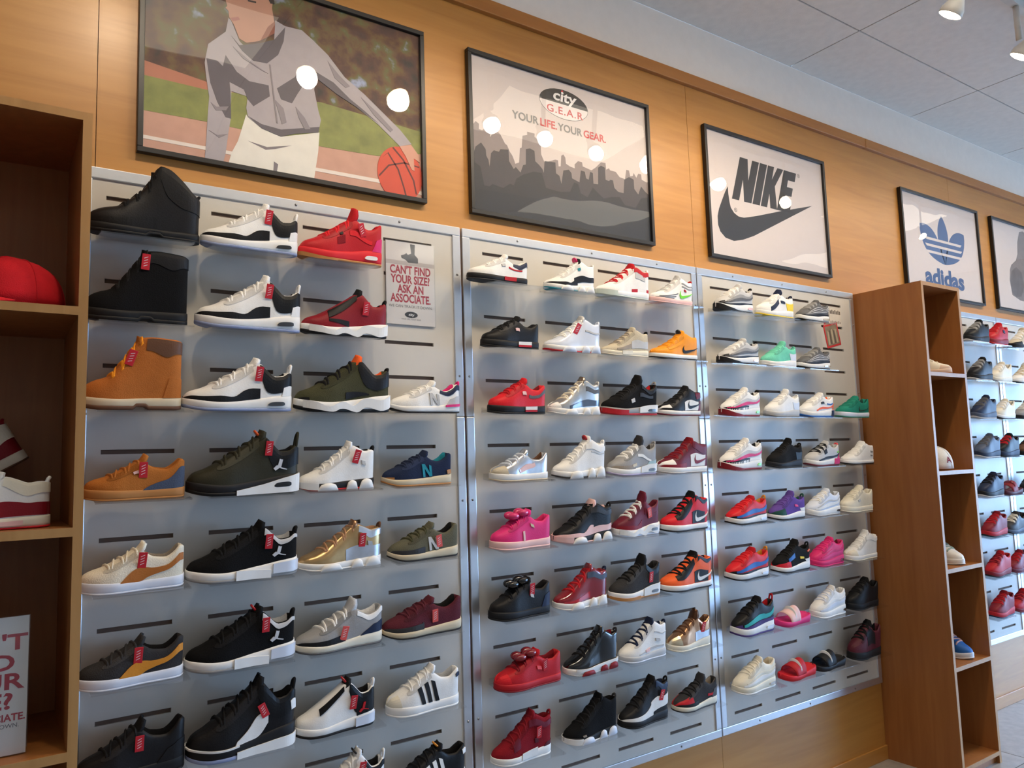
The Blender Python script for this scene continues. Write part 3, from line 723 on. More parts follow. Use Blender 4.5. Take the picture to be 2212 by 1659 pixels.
def slide(L, H, loc, rot, label, sole, strap, mark='white'):
    """pool slide: contoured footbed and a broad strap"""
    root = empty('slide_sandal', loc, rot); tag(root, label, 'sandal', 'slide sandals on the display panel')
    x = STN; w = FOOT(x) + .01; V = []; F = []
    top = .10 + .035 * np.clip(1 - x / .25, 0, 1) ** 2 + .05 * sstep(.5, 1, x); bot = .03 * np.clip(1 - x / .2, 0, 1) ** 2
    prof = [(0, top - .025), (w * .72, top - .022), (w * .93, top), (w, top - .012), (w + .004, (top + bot) / 2), (w - .006, bot), (0, bot)]
    ring = [np.stack([(x - .5) * L, -(p[0] + 0 * x) * L, p[1] * L], -1) for p in prof] + [np.stack([(x - .5) * L, (p[0] + 0 * x) * L, p[1] * L], -1) for p in prof[1:-1][::-1]]
    G = np.stack(ring, 1); n = G.shape[1]
    for i in range(len(x) - 1):
        for j in range(n): F.append((i * n + j, i * n + (j + 1) % n, (i + 1) * n + (j + 1) % n, (i + 1) * n + j))
    F.append(tuple(range(n))[::-1]); F.append(tuple((len(x) - 1) * n + j for j in range(n)))
    mesh('footbed', G.reshape(-1, 3), F, fab(sole, 'rubber'), root, True)
    def arch(nm, xa, xb, col, grow, a0, a1, k='rubber', th=.012):
        V = []; F = []; na, nx = 18, 7
        for e, r in enumerate((0, -th)):
            for i in range(nx):
                u = i / (nx - 1)
                for j in range(na):
                    a = a0 + (a1 - a0) * j / (na - 1); xx = xa + (xb - xa) * u - .03 * math.sin(a)
                    ww = float(FOOT(min(.98, max(.02, xx)))) + .012 + grow + r; hh = .34 - .10 * (1 - u) + grow + r
                    V.append(((xx - .5) * L, -math.cos(a) * ww * L, (.05 + (hh - .05) * max(0, math.sin(a)) ** .75) * L))
        N = nx * na
        for i in range(nx - 1):
            for j in range(na - 1):
                q = i * na + j; F.append((q, q + 1, q + na + 1, q + na)); F.append((N + q, N + q + na, N + q + na + 1, N + q + 1))
        for j in range(na - 1):
            F.append((j, N + j, N + j + 1, j + 1)); q = (nx - 1) * na + j; F.append((q, q + 1, N + q + 1, N + q))
        for i in range(nx - 1):
            q = i * na; F.append((q, q + na, N + q + na, N + q)); q = i * na + na - 1; F.append((q, N + q, N + q + na, q + na))
        return mesh(nm, V, F, fab(col, k), root, True)
    arch('strap', .26, .60, strap, 0, 0, math.pi)
    arch('strap_stripe', .415, .435, mark, .003, .35, 2.6, 'gloss', .004)
    return root
# ------------------------------------------------------------------ the shoes on the panels
YC = 0.073
SHIFT = {1: (0.0, 0.0), 2: (0.012, -0.022), 3: (0.030, -0.050), 4: (0.03, -.0), 5: (0.03, 0)}
GROUPS = {1: 'shoes on the panel beside the left bookcase', 2: 'shoes on the middle panel', 3: 'shoes on the panel left of the right bookcase', 4: 'shoes on the far panels', 5: 'shoes on the far panels'}
def place(p, row, col, x, L):
    dx, dl = SHIFT[p]; L = min(.322, max(.232, L + dl)); x = x + dx
    if p >= 3: L = min(L, .252)
    yaw = random.uniform(-.02, .02)
    loc = (x + L / 2, FACE_Y - YC * math.cos(TILT), row_z(row + .5) + .0015 - YC * math.sin(TILT))
    return L, loc, (TILT, 0, yaw)
def sh(p, row, col, ty, x, L, H, label, name='sneaker', shelf=True, **k):
    L, loc, rot = place(p, row, col, x, L)
    if shelf: acrylic_shelf(p, row, col, 'clear shelf under the ' + label)
    return shoe(name, ty, L, H + .009, loc, rot, label, 'boot' if 'boot' in name else 'shoe', GROUPS[p], **k)
def sl(p, row, col, x, L, H, label, sole, strap, mark='white'):
    L, loc, rot = place(p, row, col, x, L); acrylic_shelf(p, row, col, 'clear shelf under the ' + label)
    return slide(L, H, loc, rot, label, sole, strap, mark)
HT = 'high_top_sneaker'; RS = 'running_shoe'
FL = dict(U='white', M='white', O='ice', lining='black', laces='white', tongue='white', ov=[mud('black', .67, .34), collar('jet', .66, .26), window('char', .74, .90), heel('white', .90, .45)], tagpos=(.655, .72, 5), tab=(.09, 'white'))
# panel 1
sh(1,1,1,'tallboot',-.058,.288,.202,'tall black lace-up boot on the top shelf beside the bookcase','boot',U='black',M='jet',O='jet',lining='black',laces='jet',ov=[collar('black',.62,.55),mud('jet',.6,.2,dip=False)])
sh(1,1,2,'flight',.238,.279,.128,'white sneaker with black mudguard, topmost of three matching ones',**FL)
sh(1,1,3,'retro',.527,.273,.153,'all red sneaker with tall tongue and gum toe sole',U='red',M='brightred',O='gum',lining='dred',laces='brightred',tongue='red',ov=[band('dred',.40,.50,.34,.62,'mesh_panel','knit'),band('brightred',.56,.84,.55,.70,'wing_strap',g0=.30,g1=.48),heel('hotpink',.84,.5),sband('gum',.0,.40,.0,.45,h1=.2),window('white'),badge('black',.44,.66,.035,.10)],tagpos=(.70,.78,-20))
sh(1,2,1,'boot',-.058,.258,.198,'black work boot with red tag below the tall black boot','boot',U='jet',M='jet',O='jet',lining='black',laces='black',uk='suede',ov=[collar('black',.60,.80)],tagpos=(.56,.84,3))
sh(1,2,2,'flight',.224,.300,.144,'white sneaker with black mudguard, middle of three matching ones',**FL)
sh(1,2,3,'flight',.534,.279,.132,'dark red sneaker with black strap and white zigzag sole',U='dred',M='white',O='black',lining='black',laces='dred',tongue='black',nolace=True,ov=[zig('white'),band('black',.26,.50,.40,.55,'side_strap',g0=.02,g1=.22),('lace_cover','u',[(.26,.60,.26,.97),(.45,.70,.45,.97),(.60,.84,.60,.98)],.012,'black','leather',0)],tagpos=(.70,.60,4),tab=(.05,'black'))
sh(1,3,1,'boot',-.060,.246,.196,'wheat tan work boot with brown padded collar','boot',U='wheat',M='sand',O='brown',lining='brown',laces='amber',tongue='tan',uk='suede',ov=[collar('brown',.62,.78),heel('wheat',.80,.35,'suede')],tagpos=(.47,.86,18))
sh(1,3,2,'flight',.193,.304,.133,'white sneaker with black mudguard, lowest of three matching ones',**FL)
sh(1,3,3,'flight',.512,.304,.155,'olive sneaker with black collar and orange tongue lining',U='olive',M='white',O='black',lining='orange',laces='black',tongue='orange',uk='knit',ov=[zig('white'),collar('black',.62,.40),toe('black',.09,f1=.35),band('black',.48,.74,.08,.30,'side_panel',g0=.12,g1=.16)],tab=(.03,'black'))
sh(1,3,4,'runner',.827,.256,.089,'white running shoe with pink collar beneath the paper sign',RS,U='white',M='white',O='black',lining='pink',laces='white',ov=[collar('navy',.66,.74),letterN('lgrey'),heel('lgrey',.76,.42),sband('pink',.74,.97,.72,.98)],tab=(.05,'pink'))
sh(1,4,1,'court',-.047,.245,.096,'tan suede sneaker with slate blue heel panel',U='tan',M='gum',O='gum',lining='tan',laces='tan',uk='suede',ov=[('heel_panel','u',[(.56,.02,.60,.12),(.68,.02,.70,.34),(.80,.02,.82,.52),(.90,.02,.92,.72),(.99,.02,.99,.80)],.007,'slate','suede',0),badge('palepink',.47,.62,.09,.10)],tagpos=(.56,.76,0))
sh(1,4,2,'flight',.206,.310,.157,'dark olive high sneaker with white heel sole and silver emblem',U='dolive',M='black',O='jet',lining='black',laces='dolive',tongue='dolive',ov=[collar('jet',.66,.36),emblem('silver'),sband('white',.40,.985,.0,.42,'midsole_plate','rubber',.010,.05,1.0),window('black')],tagpos=(.69,.78,3),tab=(.13,'dolive'),tongue_badge='orange')
sh(1,4,3,'high',.520,.242,.133,'white sneaker with round sole pods and red outsole',U='white',M='black',O='red',lining='black',laces='white',tongue='white',ov=[band('white',0,.34,.02,.30,'toe_guard'),pods('white'),sband('white',0,.22,.1,1.0),badge('lgrey',.80,.52,.05,.14)],tagpos=(.72,.72,14),tab=(.05,'black'))
sh(1,4,4,'runner',.797,.248,.094,'navy running shoe with teal letter on its side',RS,U='navy',M='sand',O='gum',lining='teal',laces='navy',uk='suede',ov=[letterN('teal'),toe('gum',.05,f1=.3),badge('gum',.90,.06,.07,.2)])
sh(1,5,1,'court',-.051,.250,.102,'cream low sneaker with brown side stripe and white sole',U='cream',M='wash',O='wash',lining='taupe',laces='cream',uk='suede',ov=[form('tan')],tagpos=(.57,.74,4))
JM = dict(U='jet', M='white', O='grey', lining='lgrey', laces='jet', tongue='jet', uk='suede', ov=[emblem('silver'), collar('lgrey', .66, .86), sband('white', .40, .72, .1, 1.05, 'midsole_plate', 'rubber', .010, .0, .55), sband('wash', .74, .985, .25, .9, 'air_unit', 'gloss', .008)], tab=(.06, 'black'))
sh(1,5,2,'flight',.207,.305,.137,'black sneaker with grey emblem, upper of two alike',tagpos=(.70,.68,2),**JM)
sh(1,5,3,'high',.520,.262,.128,'metallic gold and silver sneaker with white podded sole',U=(190,158,112),uk='metal',M='white',O='white',lining='bronze',laces='bronze',tongue='bronze',ov=[band('silver',.52,1,.02,.42,'heel_wrap','metal'),pods('white'),collar('silver',.68,.78,'metal'),badge('lgrey',.80,.42,.06,.16,'metal')],tagpos=(.72,.58,2),tab=(.06,'brown'))
sh(1,5,4,'runner',.814,.250,.097,'olive grey running shoe with pale letter and coral tag',RS,U=(92,90,74),M='sand',O='black',lining='black',laces='olive',uk='suede',ov=[letterN('lgrey'),mud('char',.40,.3,dip=False)],tagpos=(.66,.52,-12),tagcol=1)
sh(1,6,1,'court',-.051,.251,.099,'charcoal low sneaker with mustard side stripe and white sole',U='char',M='wash',O='wash',lining='black',laces='char',uk='suede',ov=[form('mustard')],tagpos=(.54,.70,2))
sh(1,6,2,'flight',.206,.298,.138,'black sneaker with grey emblem, lower of two alike',tagpos=(.69,.72,0),tongue_badge='red',**JM)
sh(1,6,3,'retro',.509,.274,.121,'grey and black sneaker with white laces and navy heel',U='grey',M='cream',O='dgrey',lining='white',laces='white',tongue='lgrey',ov=[mud('black',.52,.22,dip=False),heel('navy',.70,.46,lean=.16),collar('white',.66,.80)],tagpos=(.50,.36,10),tagcol=1)
sh(1,6,4,'runner',.790,.278,.097,'maroon running shoe with black toe and cream sole',RS,U='wine',M='sand',O='black',lining='black',laces='wine',uk='knit',ov=[mud('char',.44,.35,dip=False),toe('black',.06,f1=.4)],tagpos=(.60,.52,-6),tagcol=1)
sh(1,7,1,'court',-.051,.256,.125,'plain black leather low sneaker beside the bookcase',U='black',M='jet',O='jet',lining='black',laces='black',ov=[heel('black',.72,.5,lean=.1)],tagpos=(.55,.70,0))
sh(1,7,2,'flight',.212,.292,.180,'black high sneaker with white midfoot wing and grey toe sole',U='black',M='black',O='ice',lining='black',laces='black',tongue='black',ov=[wing('white'),sband('white',.0,.44,.86,1.0),sband('white',.42,.99,.0,.5,'midsole_plate'),collar('jet',.62,.45),badge('white',.94,.45,.05,.3)],tagpos=(.66,.52,-24),tab=(.07,'black'))
sh(1,7,3,'flight',.507,.245,.130,'white sneaker with black collar, red emblem and black tongue',U='white',M='white',O='black',lining='black',laces='black',tongue='black',nolace=True,ov=[collar('jet',.64,.20),heel('jet',.74,.55,lean=-.02),('lace_cover','u',[(.27,.72,.27,.97),(.45,.80,.45,.97),(.58,.86,.58,.98)],.014,'jet','knit',0),emblem('red',.82,.34),sband('wash',.72,.985,.2,.85,'air_unit','gloss',.009)],tagpos=(.69,.50,4),tongue_badge='red')
sh(1,7,4,'low',.802,.250,.118,'white low sneaker with three black side stripes',U='white',M='white',O='white',lining='lgrey',laces='white',ov=[stripes('black'),toe('cream',.15,'rubber'),badge('navy',.93,.74,.06,.14)])
sh(1,8,3,'flight',.538,.244,.155,'white sneaker with black collar cut off at the bottom edge',U='white',M='white',O='black',lining='black',laces='white',tongue='white',ov=[collar('black',.70,.80),badge('white',.6,.6)],tagpos=(.66,.72,8),tongue_badge='black')
sh(1,8,4,'low',.827,.244,.109,'black low sneaker with three white side stripes',U='jet',M='white',O='white',lining='black',laces='black',tongue='black',ov=[stripes('white'),badge('white',.93,.70,.06,.2)],tongue_badge='amber')
# panel 2
sh(2,1,1,'low',1.130,.269,.086,'white low sneaker with black sole and red heel stripe',U='white',M='black',O='char',lining='white',laces='white',ov=[collar('navy',.70,.72),band('red',.62,.86,.52,.62,'side_stripe',g0=.50,g1=.60),badge('lgrey',.50,.55,.06,.14),sband('red',.53,.74,.35,.98)])
sh(2,1,2,'high',1.470,.243,.119,'white and black high-top with teal outsole and multicolour tongue',HT,U='white',M='white',O='teal',lining='black',laces='white',tongue='black',ov=[mud('black',.58,.32),band('black',.5,1,.12,.42,'side_panel',g0=.24,g1=.46),pods('white'),badge('teal',.60,.66,.05,.12)],tongue_badge='hotpink')
sh(2,1,3,'high',1.727,.293,.133,'white high-top with red laces and red collar',HT,U='white',M='white',O=(196,206,196),lining='red',laces='red',tongue='red',ov=[collar('red',.64,.80),band('lgrey',.66,.86,.55,.78,'ankle_window'),sband(  (196,206,196),0,.26,.1,1.0),band('red',.58,.70,.02,.14),band('red',.90,1.0,.02,.16)],strap=None)
sh(2,1,4,'mid',2.025,.258,.114,'white and grey striped sneaker with lime green tick',U='white',M='palepink',O='palepink',lining='red',laces='lgrey',tongue='lgrey',ov=[tick('lime',.60,.08,.38),band('dgrey',.04,.44,.04,.10),band('dgrey',.04,.50,.16,.22),band('dgrey',.10,.56,.30,.35),band('grey',.66,1,.60,.66),band('grey',.66,1,.74,.80),badge('red',.72,.42,.05,.1)],tab=(.04,'red'))
sh(2,2,1,'low',1.179,.263,.097,'black leather low sneaker with red and white sole stripe',U='black',M='black',O='jet',lining='black',laces='black',ov=[badge('palepink',.52,.52,.07,.14),sband('white',.56,.80,.55,1.0),sband('red',.56,.80,.25,.55,off=.008)])
sh(2,2,2,'high',1.460,.278,.129,'glossy white high-top with thin red outsole',HT,U='wash',uk='gloss',M='white',O='red',lining='lgrey',laces='white',tongue='lgrey',ov=[pods('wash'),band('lgrey',.66,1,.55,.62)],tagpos=(.50,.86,25))
sh(2,2,3,'high',1.746,.255,.106,'beige camouflage high sneaker with cream sole',HT,U='beige',M='cream',O='cream',lining='taupe',laces='taupe',uk='knit',ov=[band('taupe',.20,.55,.20,.45,'side_panel'),band('lgrey',.55,.98,.15,.55,'side_panel'),sband('cream',.30,.55,.3,1.1)],tab=(.05,'black'))
sh(2,2,4,'mid',2.015,.278,.112,'bright orange-yellow high-top with black tick and white sole',HT,U='amber',M='white',O='black',lining='amber',laces='amber',tongue='amber',ov=[tick('black',.58,.10,.42),band('amber',.25,.58,.55,.75,'eyestay'),toe('amber',.24)],tongue_badge='black')
sh(2,3,1,'low',1.200,.262,.107,'red low sneaker with black sole and grey heel stripe',U='brightred',M='black',O='black',lining='dred',laces='red',ov=[band('dgrey',.64,.98,.44,.60,'side_stripe',g0=.66,g1=.85),badge('palepink',.52,.52,.07,.14),sband('white',.56,.78,.55,.98),sband('red',.56,.78,.28,.55,off=.008)])
sh(2,3,2,'high',1.465,.260,.130,'silver and white high-top with white podded sole',HT,U='lgrey',uk='metal',M='white',O='white',lining='grey',laces='cream',tongue='taupe',ov=[pods('white'),band('slate',.30,.98,.06,.32,'side_panel','gloss'),toe('white',.16),band('dgrey',.66,1,.62,.80,'ankle_panel')])
sh(2,3,3,'retro',1.731,.301,.136,'black sneaker with red toe sole and grey midsole',U='jet',M='grey',O='red',lining='red',laces='black',tongue='black',uk='suede',ov=[sband('red',.0,.34,.1,.8),sband('white',.58,.98,.3,1.0),window('char'),badge('lgrey',.42,.32,.07,.2),band('char',.60,.86,.45,.62,'wing_strap'),collar('black',.64,.8)],tab=(.04,'grey'))
sh(2,3,4,'mid',2.037,.260,.113,'black, white and maroon mid sneaker with black tick',U='black',M='white',O='maroon',lining='black',laces='black',ov=[toe('white',.20,f1=.9),mud('black',.40,.30,dip=False),band('white',.52,.88,.05,.52,'quarter_panel'),tick('black',.60,.12,.40),heel('maroon',.86,.55),collar('maroon',.80,.72)])
sh(2,4,1,'court',1.200,.262,.089,'iridescent silver low sneaker with pink side stripe',U='silver',uk='metal',M='white',O='sand',lining='brown',laces='wash',ov=[('side_stripe','u',[(.42,.10,.40,.34),(.52,.20,.50,.46),(.66,.40,.64,.66),(.72,.56,.70,.78)],.008,'palepink','gloss',0),toe('beige',.22)])
sh(2,4,2,'high',1.478,.259,.142,'plain white high-top with red tongue badge',HT,U='white',M='white',O='char',lining='white',laces='white',tongue='white',ov=[pods('white',h=1.15),band('lgrey',.66,1,.60,.64),band('lgrey',.66,1,.74,.78)],tongue_badge='red',strap='white')
sh(2,4,3,'retro',1.747,.268,.130,'grey sneaker with white laces and lavender outsole',U='grey',M='white',O='lav',lining='char',laces='white',tongue='char',ov=[mud('taupe',.34,.3,dip=False),band('white',.52,.82,.55,.68,'wing_strap',g0=.22,g1=.36),badge('sand',.38,.14,.10,.16),heel((150,176,182),.72,.26),sband('white',.58,.98,.3,1.05),window()],tab=(.03,'grey'))
sh(2,4,4,'mid',2.018,.297,.131,'maroon and white high-top with maroon tick',HT,U='maroon',M='white',O='lgrey',lining='maroon',laces='dred',tongue='dred',ov=[toe('white',.24,f1=.95),mud('dred',.42,.32,dip=False),band('white',.56,.90,.05,.55,'quarter_panel'),tick('dred',.64,.14,.36),collar('maroon',.62,.70),heel('maroon',.90,.5)])
sh(2,5,1,'low',1.193,.268,.111,'hot pink bow sneaker with pale pink sole',U='pink',M='palepink',O='palepink',lining='hotpink',laces='hotpink',tongue='pink',bow='hotpink',ov=[badge('sand',.60,.60,.06,.12),badge('palepink',.46,.05,.035,.4)])
sh(2,5,2,'high',1.468,.289,.140,'black high-top with pale pink lower body and white pods',HT,U='black',M='black',O='palepink',lining='palepink',laces='black',tongue='palepink',ov=[mud('palepink',.60,.38),band('palepink',.46,1,.02,.22,'lower_panel',g0=.10,g1=.34),pods('white'),sband('palepink',0,.22,.2,1.0)],strap='char')
sh(2,5,3,'retro',1.757,.255,.144,'maroon sneaker with white laces and white wavy sole',U='maroon',M='white',O='wash',lining='maroon',laces='white',tongue='maroon',ov=[mud('dred',.50,.35),zig('white'),window(),band('maroon',.60,.9,.5,.66,'wing_strap')],tagpos=(.70,.60,-18),tagcol=1)
sh(2,5,4,'mid',2.021,.280,.144,'black and bright red high-top with white tick',HT,U='brightred',M='white',O='black',lining='black',laces='black',tongue='black',ov=[('vamp','u',[(.20,.62,.20,.97),(.30,.50,.30,.97),(.45,.58,.45,.97),(.58,.76,.58,.98)],.008,'black','leather',0),band('black',.56,.86,.05,.50,'quarter_panel'),tick('white',.62,.10,.40),collar('black',.64,.90)])
sh(2,6,1,'low',1.180,.270,.114,'black low sneaker with wide bow laces and silver badge',U='black',M='black',O='jet',lining='black',laces='black',bow='jet',ov=[badge('lgrey',.60,.52,.06,.14),heel('navy',.80,.6)],tagpos=(.62,.86,-4))
sh(2,6,2,'high',1.459,.260,.141,'glossy red high-top with white podded sole',HT,U='dred',uk='gloss',M='white',O='white',lining='dred',laces='red',tongue='dred',ov=[pods('white',h=1.1),band('red',.1,.6,.1,.3,'side_panel','gloss')],strap='slate',tab=(.04,'navy'))
sh(2,6,3,'retro',1.727,.273,.139,'dark grey sneaker with white midsole and gum outsole',U='char',M='white',O='gum',lining='black',laces='black',tongue='black',uk='knit',ov=[sband('white',.58,.98,.2,1.1),window(),collar('black',.64,.7),sband('gum',0,.5,.0,.4)],tagpos=(.73,.52,-6))
sh(2,6,4,'mid',2.005,.296,.136,'black and orange high-top with white tick',HT,U='orange',M='white',O='black',lining='black',laces='black',tongue='black',ov=[('vamp','u',[(.20,.62,.20,.97),(.30,.50,.30,.97),(.45,.58,.45,.97),(.58,.76,.58,.98)],.008,'black','leather',0),band('black',.56,.86,.05,.50,'quarter_panel'),tick('white',.62,.10,.40),collar('black',.64,.90)])
sh(2,7,1,'low',1.196,.291,.101,'all red low sneaker with wide bow laces',U='red',M='red',O='dred',lining='dred',laces='dred',bow='dred',ov=[badge('coral',.56,.45,.07,.14),toe('brightred',.16)],tagpos=(.68,.74,-10))
sh(2,7,2,'high',1.493,.268,.146,'black patent high-top with red sole pods',HT,U='jet',uk='gloss',M='white',O='lgrey',lining='dred',laces='black',tongue='black',ov=[pods('dred',h=.7),sband('white',.12,.98,.7,1.05)],tab=(.04,'char'))
sh(2,7,3,'high',1.763,.246,.141,'white high-top with navy blue tongue and laces',HT,U='white',M='lgrey',O='wash',lining='navy',laces='navy',tongue='navy',ov=[band('lgrey',.3,.9,.12,.20),badge('palepink',.46,.10,.10,.14),badge('lgrey',.70,.36,.10,.10),band('lgrey',.66,1,.66,.70)],tab=(.04,'navy'))
sh(2,7,4,'retro',2.022,.254,.128,'metallic bronze and silver sneaker with cream sole',U='bronze',uk='metal',M='cream',O='cream',lining='brown',laces='brown',tongue='brown',ov=[band('silver',.55,1,.04,.45,'quarter_panel','metal'),toe('sand',.22,'metal')],tagpos=(.74,.70,4))
sh(2,8,1,'high',1.174,.257,.147,'dark red ankle-high sneaker with strap and white sole',HT,U='dred',M='white',O='white',lining='dred',laces='dred',tongue='dred',uk='suede',ov=[sband('white',.42,.70,.4,1.25),heel('wine',.82,.16),badge('wine',.66,.22,.06,.14),band('maroon',.28,.40,.4,.9,'front_strap')],tagpos=(.72,.52,-4),strap='maroon')
sh(2,8,2,'high',1.482,.260,.145,'black suede high-top with white sole pods',HT,U='jet',M='jet',O='white',lining='black',laces='black',uk='suede',ov=[pods('wash'),sband('white',0,.24,.1,.9),badge('taupe',.24,.12,.06,.14)],tab=(.04,'char'))
sh(2,8,3,'high',1.749,.263,.160,'black and white high-top with white wing and black sole',HT,U='black',M='black',O='jet',lining='navy',laces='black',tongue='black',ov=[mud('white',.60,.46,dip=False),band('white',.55,1,.10,.48,'quarter_panel',g0=.25,g1=.62),collar('navy',.66,.84)],tagpos=(.78,.60,8))
sh(2,8,4,'retro',2.039,.259,.109,'black and red sneaker with grey mesh heel',U='char',M='cream',O='char',lining='taupe',laces='black',uk='knit',ov=[toe('red',.34,f1=.9),mud('black',.36,.2,dip=False),heel('dgrey',.80,.6,'knit'),band('red',.70,.86,.2,.36)])
# panel 3
def a95(top, mid, low, base, heelc=None):
    return [band(base, 0, .99, .02, .20, 'base_panel', g0=.02, g1=.10), wave(low, .04, .99, .20, .38), wave(mid, .16, .99, .36, .55, name='upper_wave'), ] + ([heel(heelc, .93, .9)] if heelc else [])
sh(3,1,1,'air',2.412,.288,.110,'grey runner with black base and white sole, upper of two',RS,U='lgrey',M='white',O='black',lining='black',laces='white',ov=a95('lgrey','grey','dgrey','black')+[toe('black',.09,f1=.6),window('palepink',.76,.92),sband('black',0,.42,0,.95,h0=0,h1=.22)],tab=(.04,'black'))
sh(3,1,2,'strap',2.700,.300,.114,'white, navy and yellow strapped running shoe',RS,U='white',M='white',O='yellow',lining='navy',laces='white',tongue='navy',ov=[band('navy',.22,.48,.05,.5,'side_panel',g0=.5,g1=.8),heel('yellow',.74,.60,lean=-.04,name='heel_strap'),badge('navy',.55,.5,.12,.14)],tab=(.05,'navy'))
sh(3,1,3,'air',3.010,.285,.094,'black and silver ribbed running shoe, upper of two',RS,U='dgrey',M='white',O='black',lining='black',laces='grey',ov=[band('black',0,.99,.02,.2),wave('lgrey',.1,.99,.24,.30),wave('lgrey',.14,.99,.40,.46),wave('lgrey',.2,.99,.55,.60),window('beige',.70,.95)])
sh(3,2,1,'air',2.417,.300,.098,'grey runner with black base and white sole, lower of two',RS,U='lgrey',M='white',O='black',lining='black',laces='white',ov=a95('lgrey','grey','dgrey','black')+[toe('black',.09,f1=.6),window('palepink',.76,.92),sband('black',0,.42,0,.95,h0=0,h1=.22)],tab=(.04,'black'))
sh(3,2,2,'strap',2.715,.285,.103,'mint green running shoe with white heel strap',RS,U='mint',M='white',O='white',lining='mint',laces='mint',tongue='mint',uk='knit',ov=[heel('wash',.74,.62,lean=-.04,name='heel_strap')],tab=(.04,'mint'))
sh(3,2,3,'air',2.990,.285,.091,'black and silver ribbed running shoe, lower of two',RS,U='dgrey',M='white',O='black',lining='black',laces='grey',ov=[band('black',0,.99,.02,.2),wave('lgrey',.1,.99,.24,.30),wave('lgrey',.14,.99,.40,.46),wave('lgrey',.2,.99,.55,.60),window('beige',.70,.95)])
W95 = dict(U='white', M='white', O='dred', lining='black', laces='white', ov=a95('white', 'lgrey', 'hotpink', 'white') + [mud('black', .60, .2, dip=False), toe('black', .06, f1=.5), sband('dred', 0, .42, 0, .9, h1=.2), window('lime', .80, .9)], tab=(.04, 'black'))
sh(3,3,1,'air',2.409,.294,.109,'white runner with black mudguard and red toe, upper of two',RS,**W95)
sh(3,3,2,'strap',2.715,.285,.109,'white strapped running shoe with grey sole',RS,U='white',M='lgrey',O='grey',lining='white',laces='white',ov=[heel('wash',.74,.62,lean=-.04,name='heel_strap')],tab=(.03,'white'))
sh(3,3,3,'air',2.979,.295,.100,'white running shoe with orange and blue accents',RS,U='white',M='white',O='blue',lining='orange',laces='white',ov=[wave('orange',.3,.99,.08,.22),band('blue',.70,.9,.5,.62),badge('black',.5,.5,.1,.14),heel('orange',.88,.5),sband('navy',.84,.99,.1,.9)])
sh(3,3,4,'court',3.288,.310,.090,'teal green low skate shoe with white sole',U='green',M='wash',O='green',lining='dgreen',laces='green',uk='suede',ov=[tick('dgreen',.52,.14,.4)])
sh(3,4,1,'air',2.387,.302,.117,'white runner with black mudguard and red toe, lower of two',RS,**W95)
sh(3,4,2,'strap',2.709,.285,.114,'all black strapped running shoe',RS,U='jet',M='black',O='jet',lining='black',laces='black',uk='knit',ov=[heel('black',.74,.62,lean=-.04,name='heel_strap')])
sh(3,4,3,'air',2.998,.295,.099,'light grey runner with pink heel and black base',RS,U='lgrey',M='white',O='maroon',lining='grey',laces='black',ov=[wave('black',.2,.99,.02,.18),heel('hotpink',.86,.32),badge('lime',.86,.5,.05,.1),badge('black',.40,.5,.10,.3),sband('hotpink',.74,.99,.2,.95)],tab=(.03,'coral'))
sh(3,4,4,'mid',3.302,.300,.102,'white ankle-high sneaker with thin black sole',HT,U='white',M='white',O='black',lining='cream',laces='white',ov=[badge('grey',.80,.56,.08,.10),badge('grey',.80,.30,.07,.08)])
R95 = dict(U='brightred', M='white', O='black', lining='mustard', laces='brightred', tongue='red', ov=[band('black', 0, .99, .02, .2, 'base_panel', g0=.02, g1=.06), wave('blue', .10, .99, .16, .42), toe('black', .08, f1=.5), window('wash', .74, .92)], tab=(.06, 'mustard'))
sh(3,5,1,'air',2.406,.298,.100,'red and blue runner with black base, upper of two',RS,**R95)
sh(3,5,2,'strap',2.700,.285,.107,'purple and green strapped running shoe',RS,U='purple',M='white',O='black',lining='dgreen',laces='purple',tongue='purple',uk='knit',ov=[toe('dgreen',.30,f1=.7),badge('pink',.60,.4,.1,.14),heel('white',.80,.3,lean=-.04,name='heel_strap')],tab=(.06,'dgreen'))
sh(3,5,3,'air',2.978,.290,.105,'white and pale grey layered running shoe',RS,U='wash',M='white',O='lgrey',lining='grey',laces='white',ov=[wave('white',.1,.99,.1,.3),wave('lgrey',.16,.99,.40,.5),window('char',.80,.92)])
sh(3,5,4,'low',3.262,.297,.107,'plain cream low sneaker beside the right bookcase',U='cream',M='cream',O='cream',lining='cream',laces='cream',ov=[badge('lgrey',.34,.4,.08,.2)])
sh(3,6,1,'air',2.386,.302,.111,'red and blue runner with black base, lower of two',RS,**R95)
sh(3,6,2,'strap',2.700,.295,.120,'black strapped runner with red toe and yellow accent',RS,U='jet',M='white',O='black',lining='black',laces='black',tongue='black',uk='knit',ov=[toe('brightred',.32,f1=.55),band('blue',.26,.46,.5,.75),badge('yellow',.62,.3,.12,.14),heel('white',.82,.25,lean=-.04,name='heel_strap'),badge('orange',.86,.75,.08,.12)],tab=(.06,'black'))
sh(3,6,3,'air',2.978,.290,.109,'all hot pink running shoe',RS,U='hotpink',M='hotpink',O='hotpink',lining='maroon',laces='pink',ov=[wave('pink',.1,.99,.1,.3),wave('hotpink',.16,.99,.40,.5),window('maroon',.80,.92)])
sh(3,6,4,'mid',3.272,.290,.128,'white ankle-strap sneaker beside the right bookcase',HT,U='white',M='white',O='cream',lining='grey',laces='white',strap='white',ov=[toe('cream',.2)])
sh(3,7,1,'air',2.401,.300,.133,'black, purple and teal runner with red heel loop',RS,U='black',M='white',O='violet',lining='red',laces='black',tongue='black',ov=[band('violet',0,.99,.02,.22,'base_panel'),wave('turq',.14,.99,.18,.42),toe('violet',.10,f1=.5),window('wash',.72,.94)],tab=(.08,'red'))
sl(3,7,2,2.689,.285,.085,'pink slide sandal with pale strap','pink','palepink')
